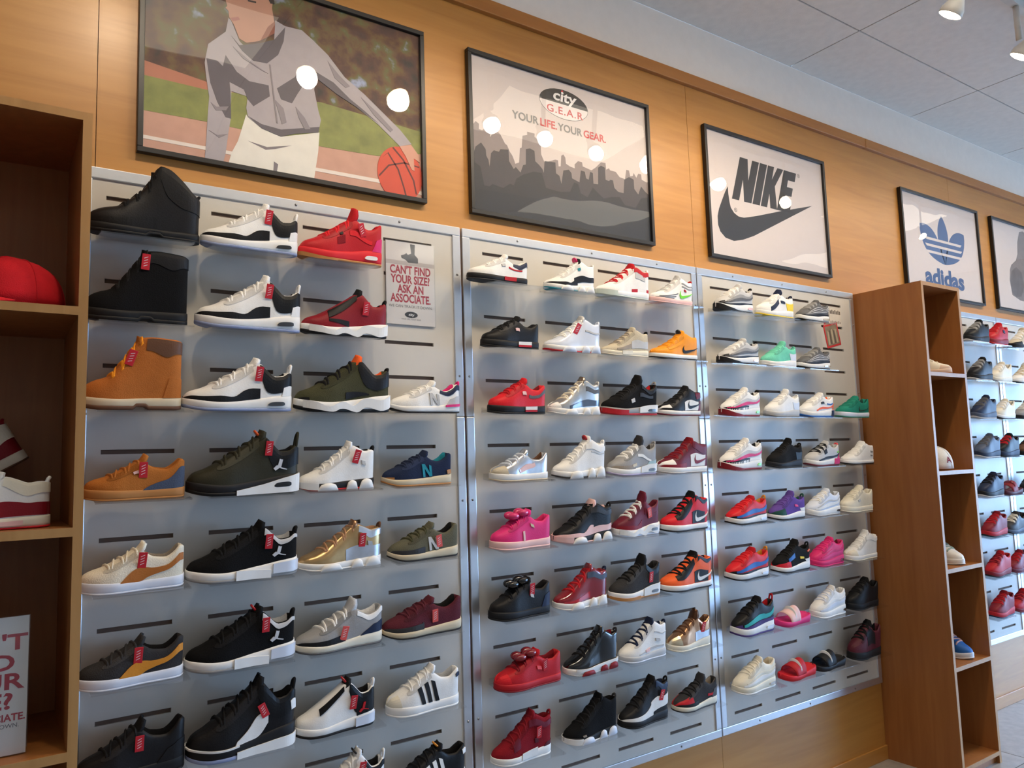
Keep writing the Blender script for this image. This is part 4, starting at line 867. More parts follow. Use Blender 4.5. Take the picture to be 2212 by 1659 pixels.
sh(3,7,3,'air',2.962,.290,.117,'white layered running shoe beside the pink slide',RS,U='white',M='white',O='white',lining='lgrey',laces='wash',ov=[wave('wash',.1,.99,.1,.3),wave('white',.16,.99,.40,.5),window('char',.84,.94)])
sh(3,7,4,'low',3.250,.290,.123,'all black low sneaker beside the right bookcase',U='jet',M='jet',O='jet',lining='black',laces='black')
sh(3,8,1,'air',2.387,.320,.116,'cream white running shoe on the lowest shelf',RS,U='cream',M='cream',O='white',lining='sand',laces='cream',ov=[wave('white',.1,.99,.1,.3),wave('cream',.16,.99,.40,.5),window('lgrey',.76,.92)])
sl(3,8,2,2.700,.290,.097,'red slide sandal with white mark','brightred','red')
sl(3,8,3,2.937,.285,.103,'black slide sandal with white mark','black','jet')
sh(3,8,4,'low',3.240,.290,.150,'dark maroon and black sneaker beside the right bookcase',U='wine',M='black',O='jet',lining='black',laces='black',tongue='black',ov=[toe('wine',.2),band('black',.4,.7,.3,.9)])
# far panels beyond the right bookcase
FP = [
 (4,1,3,'air',4.70,'black running shoe at the top left of the far panel',dict(U='jet',M='black',O='lgrey',laces='grey',lining='black')),
 (4,1,4,'air',4.962,'red running shoe on the top far shelf',dict(U='red',M='dred',O='red',laces='red',lining='navy',ov=[badge('navy',.6,.5,.1,.2)])),
 (5,1,1,'high',5.295,'tan and white shoe with black toe on the top far shelf',dict(U='beige',M='black',O='black',laces='white',lining='taupe',ov=[toe('black',.3,f1=.6)])),
 (4,2,3,'air',4.70,'black running shoe on the second far shelf',dict(U='black',M='black',O='lgrey',laces='grey',lining='black')),
 (4,2,4,'runner',4.962,'white running shoe on the second far shelf',dict(U='cream',M='cream',O='lgrey',laces='white',lining='grey')),
 (5,2,1,'high',5.285,'white and tan high shoe with black sole, far right',dict(U='white',M='white',O='black',laces='sand',lining='sand',ov=[band('amber',.6,.9,.1,.2)])),
 (4,3,3,'air',4.70,'dark navy running shoe on the third far shelf',dict(U='navy',M='slate',O='lgrey',laces='dgrey',lining='black')),
 (4,3,4,'runner',4.962,'cream running shoe on the third far shelf',dict(U='cream',M='white',O='char',laces='white',lining='grey')),
 (5,3,1,'strap',5.275,'black and grey shoe with yellow accent, far right',dict(U='grey',M='black',O='black',laces='white',lining='black',ov=[band('yellow',.3,.8,.05,.14)])),
 (4,4,3,'air',4.70,'slate blue running shoe on the fourth far shelf',dict(U='slate',M='navy',O='lgrey',laces='dgrey',lining='black')),
 (4,4,4,'air',4.962,'black running shoe with red laces on the fourth far shelf',dict(U='jet',M='navy',O='black',laces='red',lining='black')),
 (5,4,1,'low',5.275,'brown and black shoe, far right of the fourth shelf',dict(U='brown',M='black',O='black',laces='black',lining='black')),
 (4,5,3,'air',4.70,'navy and black running shoe on the fifth far shelf',dict(U='navy',M='black',O='lgrey',laces='black',lining='black')),
 (5,5,1,'low',5.265,'black low shoe, far right of the fifth shelf',dict(U='black',M='jet',O='jet',laces='black',lining='black')),
 (4,6,3,'air',4.70,'red and black running shoe on the sixth far shelf',dict(U='dred',M='red',O='black',laces='red',lining='black')),
 (4,6,4,'runner',4.962,'black running shoe with white laces on the sixth far shelf',dict(U='char',M='slate',O='black',laces='cream',lining='black')),
 (5,6,1,'low',5.265,'black and grey shoe, far right of the sixth shelf',dict(U='black',M='dgrey',O='black',laces='grey',lining='black')),
 (4,7,3,'air',4.70,'red running shoe on the seventh far shelf',dict(U='red',M='dred',O='black',laces='dred',lining='black')),
 (4,7,4,'runner',4.962,'dark red running shoe on the seventh far shelf',dict(U='dred',M='maroon',O='maroon',laces='red',lining='black')),
 (5,7,1,'low',5.265,'maroon shoe, far right of the seventh shelf',dict(U='maroon',M='dred',O='black',laces='red',lining='black')),
 (4,8,3,'air',4.70,'red running shoe on the lowest far shelf',dict(U='dred',M='red',O='navy',laces='red',lining='black')),
 (4,8,4,'runner',4.962,'crimson running shoe on the lowest far shelf',dict(U='red',M='dred',O='maroon',laces='dred',lining='black')),
]
for (p, r, c, ty, x, lab, kw) in FP:
    sh(p, r, c, ty, x, .275, .125 if ty in ('high', 'air') else .11, lab, RS if ty != 'high' else HT, **kw)
sl(4,5,4,4.962,.27,.08,'dark red slide sandal on the fifth far shelf','wine','dred','dred')
# ------------------------------------------------------------------ bookcases
SHELF_T = [1.988, 1.484, 1.000, 0.528, 0.060]
def bookcase(x0, x1, label):
    D, T, H = 0.385, 0.020, 2.457
    root = empty('bookcase', ((x0 + x1) / 2, -0.001, 0)); tag(root, label, 'bookcase', 'open wooden bookcases')
    w = (x1 - x0) / 2; e = 0.002
    def board(nm, a, b, c, d, z0_, z1_, par=root):
        o = box(nm, a, b, c, d, z0_, z1_, M_CASE, par); return o
    for s in (-1, 1):
        a, b = (-w, -w + T) if s < 0 else (w - T, w)
        p = board('side_panel', a, b, -D + e, 0, 0, H)
        box('edge_band', a, b, -D, -D + e, 0, H, M_CASEEDGE, p)
    p = board('top_panel', -w + T, w - T, -D + e, 0, H - T, H)
    box('edge_band', -w + T, w - T, -D, -D + e, H - T, H, M_CASEEDGE, p)
    board('back_panel', -w + T, w - T, -0.008, 0, 0.04, H - T)
    for z in SHELF_T:
        p = board('shelf', -w + T, w - T, -D + e, -0.008, z - T, z)
        box('edge_band', -w + T, w - T, -D, -D + e, z - T, z, M_CASEEDGE, p)
    board('kick_board', -w + T, w - T, -D + 0.02, -D + 0.036, 0, SHELF_T[-1] - T)
    return root
LB = (-0.470, -0.072); RB = (3.668, 4.058)
bookcase(LB[0], LB[1], 'wooden open bookcase at the left edge holding a red cap')
bookcase(RB[0], RB[1], 'wooden open bookcase at the right holding a white cap')

# ------------------------------------------------------------------ caps
def cap(loc, rotz, label, col, R=0.088, brim=True, letter=None, s=1.0):
    root = empty('baseball_cap', loc, (0, 0, rotz)); tag(root, label, 'cap', 'baseball caps in the bookcases')
    m_ = fab(col, 'knit'); V = []; F = []; nu, nv = 24, 9
    for e, off in enumerate((0, -.003)):
        for j in range(nv):
            t = j / (nv - 1) * math.pi / 2 * .985
            for i in range(nu):
                a = 2 * math.pi * i / nu; r = (R + off) * math.cos(t) ** .72 * (1 + .012 * math.cos(6 * a)); h = (.118 + off) * math.sin(t) ** .9
                V.append((r * math.cos(a) * 1.08, r * math.sin(a), h * (1 + .04 * math.cos(a))))
    N = nu * nv
    for j in range(nv - 1):
        for i in range(nu):
            i2 = (i + 1) % nu; q = (j*nu+i, j*nu+i2, (j+1)*nu+i2, (j+1)*nu+i); F.append(q); F.append(tuple(N + k for k in q[::-1]))
    F.append(tuple((nv - 1) * nu + i for i in range(nu)))
    for i in range(nu): i2 = (i + 1) % nu; F.append((i, N + i, N + i2, i2))
    mesh('crown', V, F, m_, root, True)
    for k in range(6):
        sm = MB()
        a = math.pi / 6 + k * math.pi / 3
        pts = []
        for j in range(10):
            t = j / 9 * math.pi / 2 * .97; r = R * math.cos(t) ** .72 * (1 + .012 * math.cos(6 * a)) + .0006; pts.append((r * math.cos(a) * 1.08, r * math.sin(a), .118 * math.sin(t) ** .9 * (1 + .04 * math.cos(a)) + .0008))
        sm.tube(pts, .0012, 5)
        sm.build('crown_seam', m_, root, True)
    MB().lathe([(.007, .0), (.0065, .004), (.003, .006), (0, .0063)], 12, Matrix.Translation((0, 0, .117))).build('top_button', m_, root, True)
    if brim:
        V = []; F = []; nn = 15; mm_ = 6
        for e, dz in enumerate((.0, -.004)):
            for j in range(mm_):
                u = j / (mm_ - 1)
                for i in range(nn):
                    a = -1.15 + 2.30 * i / (nn - 1); r0 = R * 1.02; ext = .072 * u * math.cos(a * .95) ** .6
                    x = r0 * math.cos(a) * 1.08 + ext; y = r0 * math.sin(a)
                    V.append((x, y, .012 - .020 * (y / R) ** 2 * 0.9 - .006 * u + dz + .008))
        N = nn * mm_
        for j in range(mm_ - 1):
            for i in range(nn - 1):
                q = (j*nn+i, (j+1)*nn+i, (j+1)*nn+i+1, j*nn+i+1); F.append(q); F.append(tuple(N + k for k in q[::-1]))
        for i in range(nn - 1): F.append((i, i+1, N+i+1, N+i)); q = (mm_-1)*nn+i; F.append((q+1, q, N+q, N+q+1))
        for j in range(mm_ - 1): F.append(((j+1)*nn, j*nn, N+j*nn, N+(j+1)*nn)); q = j*nn+nn-1; F.append((q, q+nn, N+q+nn, N+q))
        mesh('brim', V, F, m_, root, True)
    return root
# ------------------------------------------------------------------ what stands in the bookcases
cap((-0.212, -0.245, SHELF_T[0] + 0.008), math.radians(205), 'red baseball cap on the top shelf of the left bookcase', 'brightred', R=.098)
wc = cap((3.885, -0.265, SHELF_T[1] + 0.008), math.radians(60), 'white cap with red letter in the right bookcase', 'white', R=.086)
lt = text('letter_patch', 'A', 0, 0, 0, .044, fab('dred'), wc, fat=.0015, align='CENTER')
lt.rotation_euler = (math.radians(-12), 0, math.radians(-75)); lt.location = (-.0905, -.0235, .032)
GS = 'shoes standing in the bookcases'
shoe('sneaker', 'high', .275, .125, (-0.270, -0.285, SHELF_T[1] + 0.001), (0, 0, 0.02), 'white and red sneaker standing on the left bookcase shelf', group=GS, U='white', M='cream', O='brightred', lining='cream', laces='white', tongue='white', ov=[band('dred', .3, 1, .05, .42, 'lower_panel'), sband('palepink', .3, .8, .3, .7), collar('cream', .66, .70)])
shoe('sneaker', 'high', .275, .125, (-0.290, -0.120, SHELF_T[1] + 0.092), (0, math.radians(-30), 0.0), 'red and white sneaker leaning heel-up behind another sneaker', group=GS, U='dred', M='cream', O='brown', lining='cream', laces='white', tongue='white', ov=[collar('cream', .64, .50)], tab=(.05, 'dred'))
# the right bookcase, shoes turned toe to the room
shoe('sneaker', 'low', .265, .105, (3.885, -0.248, SHELF_T[0] + 0.001), (0, 0, math.radians(118)), 'cream sneaker on the top shelf of the right bookcase', group=GS, U='cream', M=(214,186,164), O='gum', lining='grey', laces='cream', ov=[toe((214,186,164), .22, 'rubber', f1=.7)])
shoe('sneaker', 'low', .265, .120, (3.922, -0.238, SHELF_T[2] + 0.001), (0, 0, math.radians(74)), 'white sneaker with green laces in the right bookcase', group=GS, U='white', M='white', O='white', lining='black', laces=(150,170,160), tongue=(120,150,138), ov=[])
shoe('sneaker', 'air', .265, .125, (3.922, -0.236, SHELF_T[3] + 0.001), (0, 0, math.radians(78)), 'blue and tan sneaker low in the right bookcase', group=GS, U='blue', M='wash', O='white', lining='dgreen', laces='palepink', tongue=(206,150,120), ov=[])

# ------------------------------------------------------------------ framed posters
def poster(x, z, w, h, label, sheet, fw=0.016):
    root = empty('framed_poster', (x, 0, z)); tag(root, label, 'poster', 'framed posters on the wood wall')
    for (a, b, c, d) in ((0, w, h - fw, h), (0, w, 0, fw), (0, fw, fw, h - fw), (w - fw, w, fw, h - fw)):
        box('frame_bar', a, b, -0.024, -0.001, c, d, M_BLACK, root, bevel=0.0015)
    pr = box('poster_print', fw - .002, w - fw + .002, -0.0105, -0.003, fw - .002, h - fw + .002, sheet, root)
    gl = mesh('glazing', [(fw, -0.0155, fw), (w - fw, -0.0155, fw), (w - fw, -0.0155, h - fw), (fw, -0.0155, h - fw)], [(0, 1, 2, 3)], M_GLAZE, root)
    return root, pr
def ink(par, name, pts, lvl, rgb, fw=.016, w=.945, h=.648, rough=.55, var=.04):
    lo = fw - .002
    pts = [(min(max(a, lo), w - lo), min(max(b, lo), h - lo)) for a, b in pts]
    clean = [pts[0]]
    for q in pts[1:]:
        if abs(q[0] - clean[-1][0]) + abs(q[1] - clean[-1][1]) > 1e-5: clean.append(q)
    return MB().prism_xz(clean, -0.0105 - lvl * .00022, -0.0105).build(name, mat(rgb, rough, var=var) if isinstance(rgb, tuple) else rgb, par)
W_, H_ = .945, .648
def ellipse(cx, cz, rx, rz, n=32, a0=0, a1=2 * math.pi, rot=0):
    out = []
    for i in range(n):
        a = a0 + (a1 - a0) * i / (n if abs(a1 - a0 - 2 * math.pi) < 1e-6 else n - 1)
        u, v = rx * math.cos(a), rz * math.sin(a); out.append((cx + u * math.cos(rot) - v * math.sin(rot), cz + u * math.sin(rot) + v * math.cos(rot)))
    return out
# 1: basketball player
def foliage():
    M = bpy.data.materials.new('printed_foliage'); M.use_nodes = True; nt = M.node_tree; b = nt.nodes['Principled BSDF']; b.inputs['Roughness'].default_value = .6
    tc = nt.nodes.new('ShaderNodeTexCoord'); n = nt.nodes.new('ShaderNodeTexNoise'); n.inputs['Scale'].default_value = 14; n.inputs['Detail'].default_value = 6
    r = nt.nodes.new('ShaderNodeValToRGB'); cr = r.color_ramp
    cr.elements[0].position = .3; cr.elements[0].color = lin((44, 36, 32)) + (1,); cr.elements[1].position = .72; cr.elements[1].color = lin((150, 160, 190)) + (1,)
    for p_, c_ in ((.45, (84, 52, 40)), (.54, (104, 78, 44)), (.62, (96, 96, 52))): e = cr.elements.new(p_); e.color = lin(c_) + (1,)
    nt.links.new(tc.outputs['Object'], n.inputs['Vector']); nt.links.new(n.outputs['Fac'], r.inputs['Fac']); nt.links.new(r.outputs['Color'], b.inputs['Base Color'])
    return M
root, pr = poster(.075, 2.529, W_, H_, 'framed poster of a basketball player in a grey jacket', mat((196, 150, 130), .55))
ink(pr, 'printed_trees', [(0, .27), (.3, .26), (.6, .285), (.945, .262), (.945, .648), (0, .648)], 1, foliage())
ink(pr, 'printed_clay', [(0, .285), (.191, .264), (.25, .25), (.25, .23), (0, .232)], 2, (176, 110, 84))
ink(pr, 'printed_grass', [(0, .239), (.191, .238), (.557, .288), (.945, .268), (.945, .185), (.76, .143), (.556, .134), (.192, .136), (0, .131)], 3, (128, 132, 66), var=.18)
ink(pr, 'printed_line', [(0, .056), (.54, .058), (.77, .06), (.945, .045), (.945, .031), (.769, .047), (.541, .046), (0, .045)], 4, (228, 216, 206))
ink(pr, 'printed_pants', [(.312,.187),(.317,.179),(.36,.152),(.422,.138),(.551,.181),(.546,.113),(.531,.011),(.258,.011),(.267,.051),(.287,.095)], 5, (222, 218, 208))
ink(pr, 'printed_pants_fold', [(.317,.102),(.377,.094),(.458,.116),(.404,.093),(.373,.084)], 6, (120, 112, 116))
ink(pr, 'printed_pants_fold', [(.399,.051),(.413,.044),(.408,.011),(.397,.011)], 6, (120, 112, 116))
ink(pr, 'printed_face', [(.243,.598),(.247,.549),(.252,.53),(.247,.522),(.256,.515),(.258,.495),(.273,.474),(.29,.433),(.312,.425),(.351,.442),(.404,.486),(.4,.527),(.393,.568),(.397,.600),(.390,.612),(.30,.618),(.264,.612)], 6, (186, 136, 112))
ink(pr, 'printed_hair', [(.243,.595),(.252,.612),(.30,.628),(.36,.630),(.395,.62),(.402,.585),(.388,.582),(.376,.604),(.315,.606),(.264,.603)], 7, (40, 32, 30))
ink(pr, 'printed_lips', [(.262,.493),(.286,.505),(.292,.496),(.269,.484)], 7, (170, 108, 98))
ink(pr, 'printed_eye', [(.262,.566),(.285,.572),(.286,.566),(.263,.561)], 7, (52, 38, 34))
ink(pr, 'printed_eye', [(.315,.572),(.342,.574),(.342,.568),(.316,.566)], 7, (52, 38, 34))
ink(pr, 'printed_neck', [(.355,.444),(.404,.486),(.402,.525),(.380,.50)], 7, (140, 78, 58))
ink(pr, 'printed_jacket', [(.196,.387),(.248,.443),(.256,.491),(.264,.485),(.29,.424),(.32,.4),(.355,.373),(.377,.412),(.4,.461),(.404,.529),(.436,.519),(.492,.522),(.529,.499),(.582,.461),(.641,.398),(.711,.356),(.788,.3),(.847,.257),(.892,.213),(.845,.196),(.829,.208),(.762,.258),(.685,.3),(.61,.331),(.543,.367),(.533,.326),(.547,.257),(.556,.225),(.547,.18),(.467,.158),(.422,.138),(.36,.152),(.317,.179),(.312,.209),(.316,.247),(.266,.252),(.264,.157),(.258,.116),(.25,.047),(.242,.012),(.189,.015),(.193,.084),(.196,.15),(.2,.218),(.191,.278),(.186,.325)], 8, (166, 158, 162))
for k, f in enumerate(([(.248,.366),(.282,.32),(.321,.299),(.382,.301),(.386,.265),(.334,.219),(.316,.238),(.304,.267),(.265,.279),(.232,.289)], [(.409,.298),(.468,.352),(.487,.395),(.529,.397),(.515,.364),(.477,.297),(.458,.259),(.422,.264)], [(.317,.183),(.36,.166),(.422,.162),(.49,.182),(.551,.2),(.547,.18),(.467,.158),(.422,.138),(.36,.152)], [(.191,.34),(.223,.34),(.257,.313),(.263,.252),(.266,.162),(.249,.163),(.224,.206),(.203,.263)], [(.538,.39),(.601,.368),(.66,.324),(.71,.296),(.762,.263),(.685,.3),(.61,.331),(.543,.367)], [(.265,.434),(.29,.41),(.333,.427),(.36,.439),(.4,.461),(.436,.515),(.431,.465),(.413,.413),(.377,.374),(.333,.371),(.299,.394)])):
    ink(pr, 'printed_jacket_fold', f, 9 + .4 * k, (90, 83, 90))
for k, f in enumerate(([(.205,.20),(.222,.19),(.258,.20),(.25,.185),(.22,.178)], [(.20,.11),(.225,.10),(.255,.11),(.23,.092)], [(.58,.44),(.62,.40),(.66,.37),(.645,.36),(.605,.385)], [(.70,.34),(.76,.30),(.82,.25),(.81,.24),(.75,.285)], [(.40,.26),(.43,.235),(.44,.19),(.425,.18),(.412,.225)], [(.47,.25),(.50,.22),(.52,.185),(.50,.18),(.48,.215)], [(.27,.40),(.30,.37),(.36,.345),(.38,.34),(.33,.362)])):
    ink(pr, 'printed_jacket_crease', f, 11.6 + .3 * k, (134, 126, 131))
ink(pr, 'printed_jacket_zip', [(.384,.372),(.388,.372),(.412,.18),(.407,.18)], 14, (132, 124, 128))
ink(pr, 'printed_emblem', [(.482,.391),(.489,.376),(.503,.365),(.486,.364)], 14, (40, 36, 40))
ink(pr, 'printed_ball', ellipse(.845, .093, .087, .100), 9, (206, 74, 46))
for c_ in ([(.775,.14),(.80,.165),(.84,.11),(.86,.05),(.87,.0),(.864,.0),(.854,.05),(.834,.108),(.797,.16)], [(.762,.075),(.80,.12),(.86,.14),(.92,.135),(.92,.130),(.86,.135),(.803,.115),(.765,.070)], [(.82,.188),(.86,.15),(.90,.08),(.91,.03),(.904,.03),(.894,.078),(.855,.146),(.815,.184)]):
    ink(pr, 'printed_ball_seam', c_, 10, (96, 34, 30))
ink(pr, 'printed_hand', [(.843,.195),(.889,.21),(.916,.18),(.924,.15),(.899,.161),(.901,.115),(.89,.118),(.866,.164)], 14, (204, 150, 128))
# 2: skyline
PALE = (204, 193, 188)
root, pr = poster(1.207, 2.527, .947, H_, 'framed grey city skyline poster with slogan', mat(PALE, .55, var=.01))
base = [(.945, 0), (0, 0)]
SK1 = [(.0,.36),(.025,.354),(.034,.366),(.049,.359),(.048,.338),(.063,.336),(.079,.35),(.079,.334),(.097,.333),(.099,.317),(.115,.342),(.122,.365),(.134,.346),(.146,.338),(.158,.319),(.167,.305),(.176,.301),(.188,.277),(.2,.263),(.209,.243),(.212,.233),(.231,.242),(.237,.301),(.246,.306),(.252,.356),(.275,.364),(.275,.378),(.312,.378),(.311,.364),(.321,.36),(.34,.348),(.341,.298),(.357,.267),(.412,.29),(.426,.29),(.428,.265),(.439,.267),(.444,.313),(.455,.321),(.465,.309),(.467,.284),(.488,.276),(.513,.273),(.513,.29),(.532,.308),(.554,.307),(.556,.29),(.596,.283),(.603,.282),(.626,.298),(.634,.305),(.658,.328),(.684,.33),(.686,.301),(.702,.31),(.709,.302),(.74,.302),(.762,.282),(.793,.279),(.803,.323),(.819,.323),(.825,.297),(.841,.303),(.846,.317),(.861,.298),(.874,.319),(.891,.319),(.893,.295),(.921,.288),(.945,.29)]
SK2 = [(0,.23),(.021,.237),(.031,.265),(.056,.286),(.076,.264),(.078,.238),(.087,.224),(.092,.198),(.1,.253),(.113,.267),(.137,.266),(.144,.278),(.182,.284),(.183,.238),(.204,.21),(.214,.22),(.236,.202),(.25,.235),(.263,.24),(.266,.304),(.286,.311),(.308,.305),(.31,.263),(.329,.251),(.345,.237),(.351,.222),(.357,.273),(.412,.278),(.413,.233),(.43,.225),(.439,.193),(.452,.252),(.48,.261),(.494,.249),(.496,.227),(.535,.217),(.545,.27),(.566,.269),(.572,.241),(.586,.238),(.596,.274),(.61,.271),(.611,.225),(.637,.227),(.641,.301),(.657,.313),(.679,.308),(.68,.255),(.699,.253),(.707,.26),(.722,.26),(.728,.228),(.75,.214),(.781,.214),(.788,.275),(.817,.293),(.844,.286),(.845,.244),(.868,.223),(.887,.263),(.91,.243),(.945,.233)]
SK3 = [(0,.21),(.02,.205),(.05,.19),(.065,.119),(.089,.119),(.102,.131),(.151,.124),(.183,.146),(.202,.144),(.216,.174),(.249,.196),(.301,.218),(.341,.22),(.359,.162),(.379,.16),(.433,.158),(.482,.167),(.506,.211),(.527,.209),(.539,.171),(.575,.16),(.606,.207),(.628,.193),(.664,.17),(.71,.184),(.756,.192),(.785,.161),(.848,.159),(.883,.208),(.945,.221)]
ink(pr, 'printed_skyline', SK1 + base, 1, (134, 122, 120)); ink(pr, 'printed_skyline', SK2 + base, 2, (62, 57, 60)); ink(pr, 'printed_skyline', SK3 + base, 3, (38, 37, 41))
ink(pr, 'printed_ground', [(.945, .13), (0, .10), (0, 0), (.945, 0)], 4, (30, 32, 38))
ink(pr, 'printed_oval', ellipse(.47, .537, .128, .064), 1, (30, 28, 28))
ink(pr, 'printed_oval_base', ellipse(.47, .537, .126, .062, 24, math.pi, 2 * math.pi), 2, (226, 218, 214))
YT = -0.0113
text('printed_word', 'city', .47, YT, .549, .062, mat((232, 228, 224), .6), pr, 1.35, .0016, .12, 'CENTER')
ink(pr, 'printed_dot', ellipse(.462, .5925, .0055, .0055, 12), 3, (200, 36, 44))
text('printed_word', 'G.E.A.R', .472, YT, .492, .044, mat((196, 70, 74), .6), pr, 1.2, .0006, 0, 'CENTER', 1.15)
xx = .206
for wd, c_ in (('YOUR', (120, 118, 116)), ('LIFE.', (196, 70, 70)), ('YOUR', (120, 118, 116)), ('GEAR.', (196, 70, 70))):
    o = text('printed_word', wd, xx, YT, .420, .045, mat(c_, .6), pr, 1.02, .0010)
    xx = max(v.co.x for v in o.data.vertices) + .006
# 3: tick logo
root, pr = poster(2.517, 2.527, .955, H_, 'framed black tick logo poster on pale ground', mat(PALE, .55, var=.01))
INK = (26, 26, 30)
sw = np.array([(.159,.37),(.135,.335),(.109,.289),(.085,.245),(.072,.207),(.072,.165),(.085,.134),(.12,.108),(.181,.100),(.25,.116),(.334,.147),(.836,.383),(.555,.308),(.36,.252),(.266,.229),(.225,.229),(.194,.242),(.172,.265),(.165,.291),(.160,.33)])
ink(pr, 'printed_tick', [tuple(p) for p in sw], 1, INK, w=.955)
def slant(pts, x0, wd, z0=.312, h=.226, s=.352):
    return [(x0 + a * wd + b * h * s, z0 + b * h) for a, b in pts]
NL = dict(N=[(0, 0), (.36, 0), (.36, .50), (.62, 0), (1, 0), (1, 1), (.64, 1), (.64, .50), (.40, 1), (0, 1)], I=[(0, 0), (1, 0), (1, 1), (0, 1)],
          K=[(0, 0), (.40, 0), (.40, .34), (.62, 0), (1.06, 0), (.66, .54), (1.02, 1), (.62, 1), (.40, .68), (.40, 1), (0, 1)], E=[(0, 0), (1, 0), (1, .22), (.46, .22), (.46, .40), (.94, .40), (.94, .61), (.46, .61), (.46, .78), (1, .78), (1, 1), (0, 1)])
for ch, x0_, wd in (('N', .184, .146), ('I', .338, .056), ('K', .402, .122), ('E', .530, .104)):
    ink(pr, 'printed_letter', slant(NL[ch], x0_, wd), 2, INK, w=.955)
for cx, cz in ((.207, .259), (.733, .529)):
    ink(pr, 'printed_ring', ellipse(cx, cz, .0105, .0105, 16), 1, INK, w=.955); ink(pr, 'printed_ring', ellipse(cx, cz, .008, .008, 16), 2, PALE, w=.955)
    text('printed_word', 'R', cx, YT, cz - .005, .014, mat(INK, .6), pr, 1, .0003, 0, 'CENTER')
# 4: trefoil logo
root, pr = poster(4.237, 2.527, .955, H_, 'framed blue trefoil logo poster above the right bookcase', mat(PALE, .55, var=.01))
BL = (48, 82, 132)
def leaf(cx, cz, ang, ln, wd):
    pts = []
    for t in np.linspace(0, 1, 15): pts.append((t, math.sin(math.pi * t) ** .8 * (.55 + .45 * t)))
    for t in np.linspace(1, 0, 15)[1:-1]: pts.append((t, -math.sin(math.pi * t) ** .8 * (.55 + .45 * t)))
    return [(cx + ln * u * math.cos(ang) - wd * v * math.sin(ang), cz + ln * u * math.sin(ang) + wd * v * math.cos(ang)) for u, v in pts]
ink(pr, 'printed_leaf', leaf(.487, .225, math.pi / 2, .318, .082), 1, BL, w=.955)
ink(pr, 'printed_leaf', leaf(.487, .225, math.radians(140), .360, .105), 1, BL, w=.955)
ink(pr, 'printed_leaf', leaf(.487, .225, math.radians(40), .360, .105), 1, BL, w=.955)
for k in range(3): ink(pr, 'printed_gap', [(.28, .282 + k * .042), (.70, .282 + k * .042), (.72, .298 + k * .042), (.26, .298 + k * .042)], 2, PALE, w=.955, var=.01)
text('printed_word', 'adidas', .470, YT, .084, .150, mat(BL, .6), pr, 1.28, .006, 0, 'CENTER')
# 5: last poster, grey figure
root, pr = poster(5.383, 2.527, .945, H_, 'framed poster with a grey rounded figure at the right edge', mat(PALE, .55, var=.01))
ink(pr, 'printed_figure', [(.24,.12),(.221,.223),(.24,.30),(.269,.338),(.35,.38),(.383,.43),(.40,.52),(.445,.600),(.50,.612),(.56,.60),(.60,.52),(.61,.44),(.66,.37),(.70,.28),(.70,.18),(.62,.11),(.50,.09),(.36,.09)], 1, (120, 112, 112), var=.15)
ink(pr, 'printed_figure_shadow', [(.24,.14),(.23,.22),(.26,.29),(.34,.33),(.42,.30),(.44,.20),(.38,.12),(.30,.11)], 2, (92, 86, 88), var=.15)

# ------------------------------------------------------------------ paper signs in clear holders
def sign(x, y, z, w, h, label, lines, photo=True):
    root = empty('paper_sign', (x, y, z)); tag(root, label, 'sign', 'store signs')
    pp = box('paper', 0, w, -.0015, 0, 0, h, mat((226, 220, 214), .6, var=.01), root)
    M = MB(); M.box(-.002, w + .002, -.004, -.0025, -.002, h + .002); M.build('holder', M_ACRYL, root)
    if photo:
        MB().prism_xz([(0, h * .72), (w, h * .72), (w, h * .77), (0, h * .77)], -.0017, -.0014).build('printed_floor', mat((196, 186, 180), .6), pp)
        MB().prism_xz([(w*.50, h*.985), (w*.60, h*.985), (w*.59, h*.86), (w*.66, h*.82), (w*.66, h*.76), (w*.46, h*.755), (w*.40, h*.79), (w*.32, h*.805), (w*.31, h*.835), (w*.38, h*.85), (w*.42, h*.87), (w*.45, h*.85), (w*.52, h*.87)], -.0020, -.0014).build('printed_shoe', mat((66, 66, 70), .6), pp)
    for (s, fx, fz, size, col, sx, fat) in lines:
        text('printed_word', s, w * fx, -.0018, h * fz, size, mat(col, .6, var=0), pp, sx, fat, 0, 'CENTER')
    return root, pp
RD = (176, 40, 58); GR = (96, 94, 98)
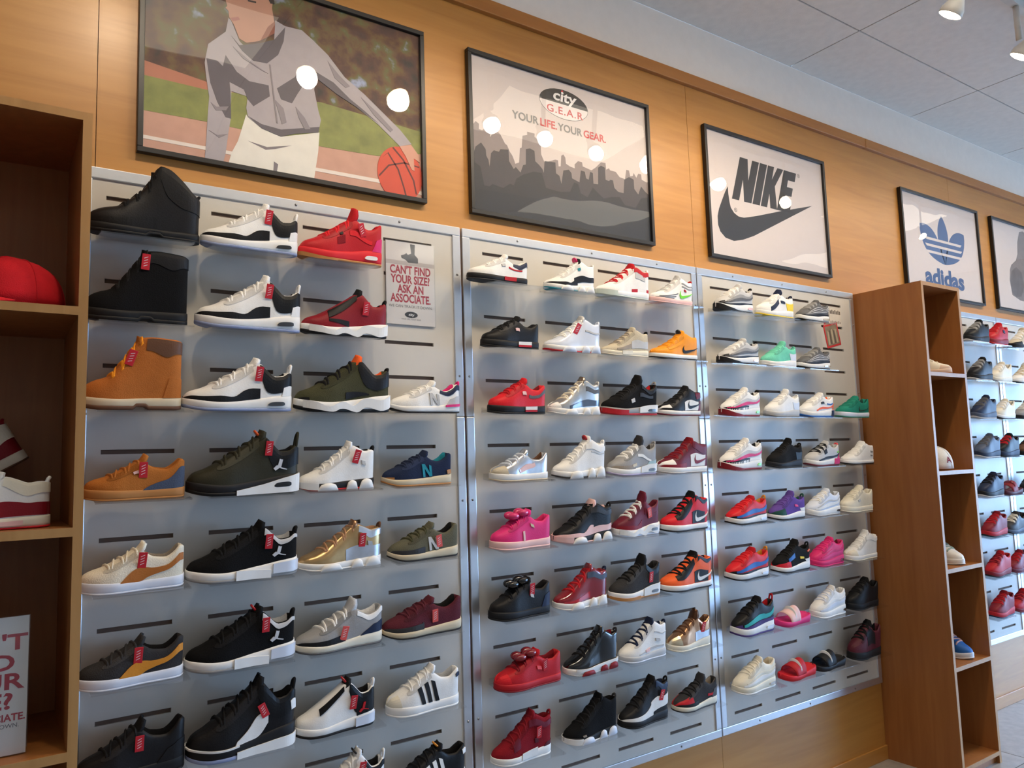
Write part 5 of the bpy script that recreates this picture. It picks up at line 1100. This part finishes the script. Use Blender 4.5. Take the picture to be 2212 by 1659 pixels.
r_, pp = sign(.854, FACE_Y - .0045, 2.082, .187, .292, 'paper size-help sign on the first panel', [("CAN'T FIND", .5, .615, .040, RD, .72, .0012), ('YOUR SIZE?', .5, .500, .040, RD, .72, .0012), ('ASK AN', .5, .385, .040, RD, .72, .0012), ('ASSOCIATE.', .5, .270, .040, RD, .72, .0012), ('WE CAN TRACK IT DOWN.', .5, .205, .0135, GR, 1.0, .0), ('YOUR LIFE. YOUR GEAR.', .5, .06, .007, GR, 1.0, 0)])
MB().prism_xz(ellipse(.0935, .036, .025, .011, 24), -.0018, -.0014).build('printed_oval', mat((40, 38, 40), .6), pp)
text('printed_word', 'city', .0935, -.0020, .032, .013, mat((230, 228, 224), .6), pp, 1.2, .0003, .1, 'CENTER')
sign(-0.354, -.330, SHELF_T[2] + .003, .187, .292, 'tall paper sign standing in the left bookcase', [("CAN'T", .5, .76, .047, RD, 1.32, .0012), ('FIND', .5, .615, .047, RD, 1.32, .0012), ('YOUR', .5, .475, .047, RD, 1.32, .0012), ('SIZE?', .5, .335, .047, RD, 1.32, .0012), ('ASK AN ASSOCIATE.', .5, .245, .021, RD, .95, .0006), ('WE CAN TRACK IT DOWN.', .5, .195, .0128, GR, 1.0, 0)], photo=False)
# small notes on the third panel
nt_ = empty('photo_card', (3.373, FACE_Y - .0003, 2.200)); tag(nt_, 'small tilted red-bordered photo card on the third panel', 'photo card')
nt_.rotation_euler = (0, math.radians(-13), 0)
box('card', 0, .128, -.0014, 0, -.062, .062, mat((196, 48, 52), .5), nt_)
pc = box('photo', .010, .118, -.0018, -.0006, -.052, .052, mat((130, 118, 100), .5, var=.3), nt_)
for k in range(5):
    MB().prism_xz([(.018 + .019 * k, -.045), (.030 + .019 * k, -.045), (.036 + .017 * k, .02 + .006 * (k % 3)), (.026 + .017 * k, .03)], -.0021, -.0014).build('printed_figure', mat(((176, 164, 140), (84, 74, 66))[k % 2], .6), pc)
lb = empty('note_strip', (3.425, FACE_Y - .0003, 2.312)); tag(lb, 'small grey paper note above the red-bordered card', 'note')
ps = box('paper', 0, .102, -.0012, 0, -.045, .048, mat((206, 198, 186), .6), lb)
for k in range(2):
    for j in range(7):
        hgt = (.022, .014)[k]; zz = (.018, -.032)[k]
        box('printed_mark', .004 + j * .0138, .0135 + j * .0138, -.0015, -.0010, zz, zz + hgt * (.8 + .2 * (j % 2)), mat(((92, 84, 78), (150, 142, 134))[k], .6), ps)
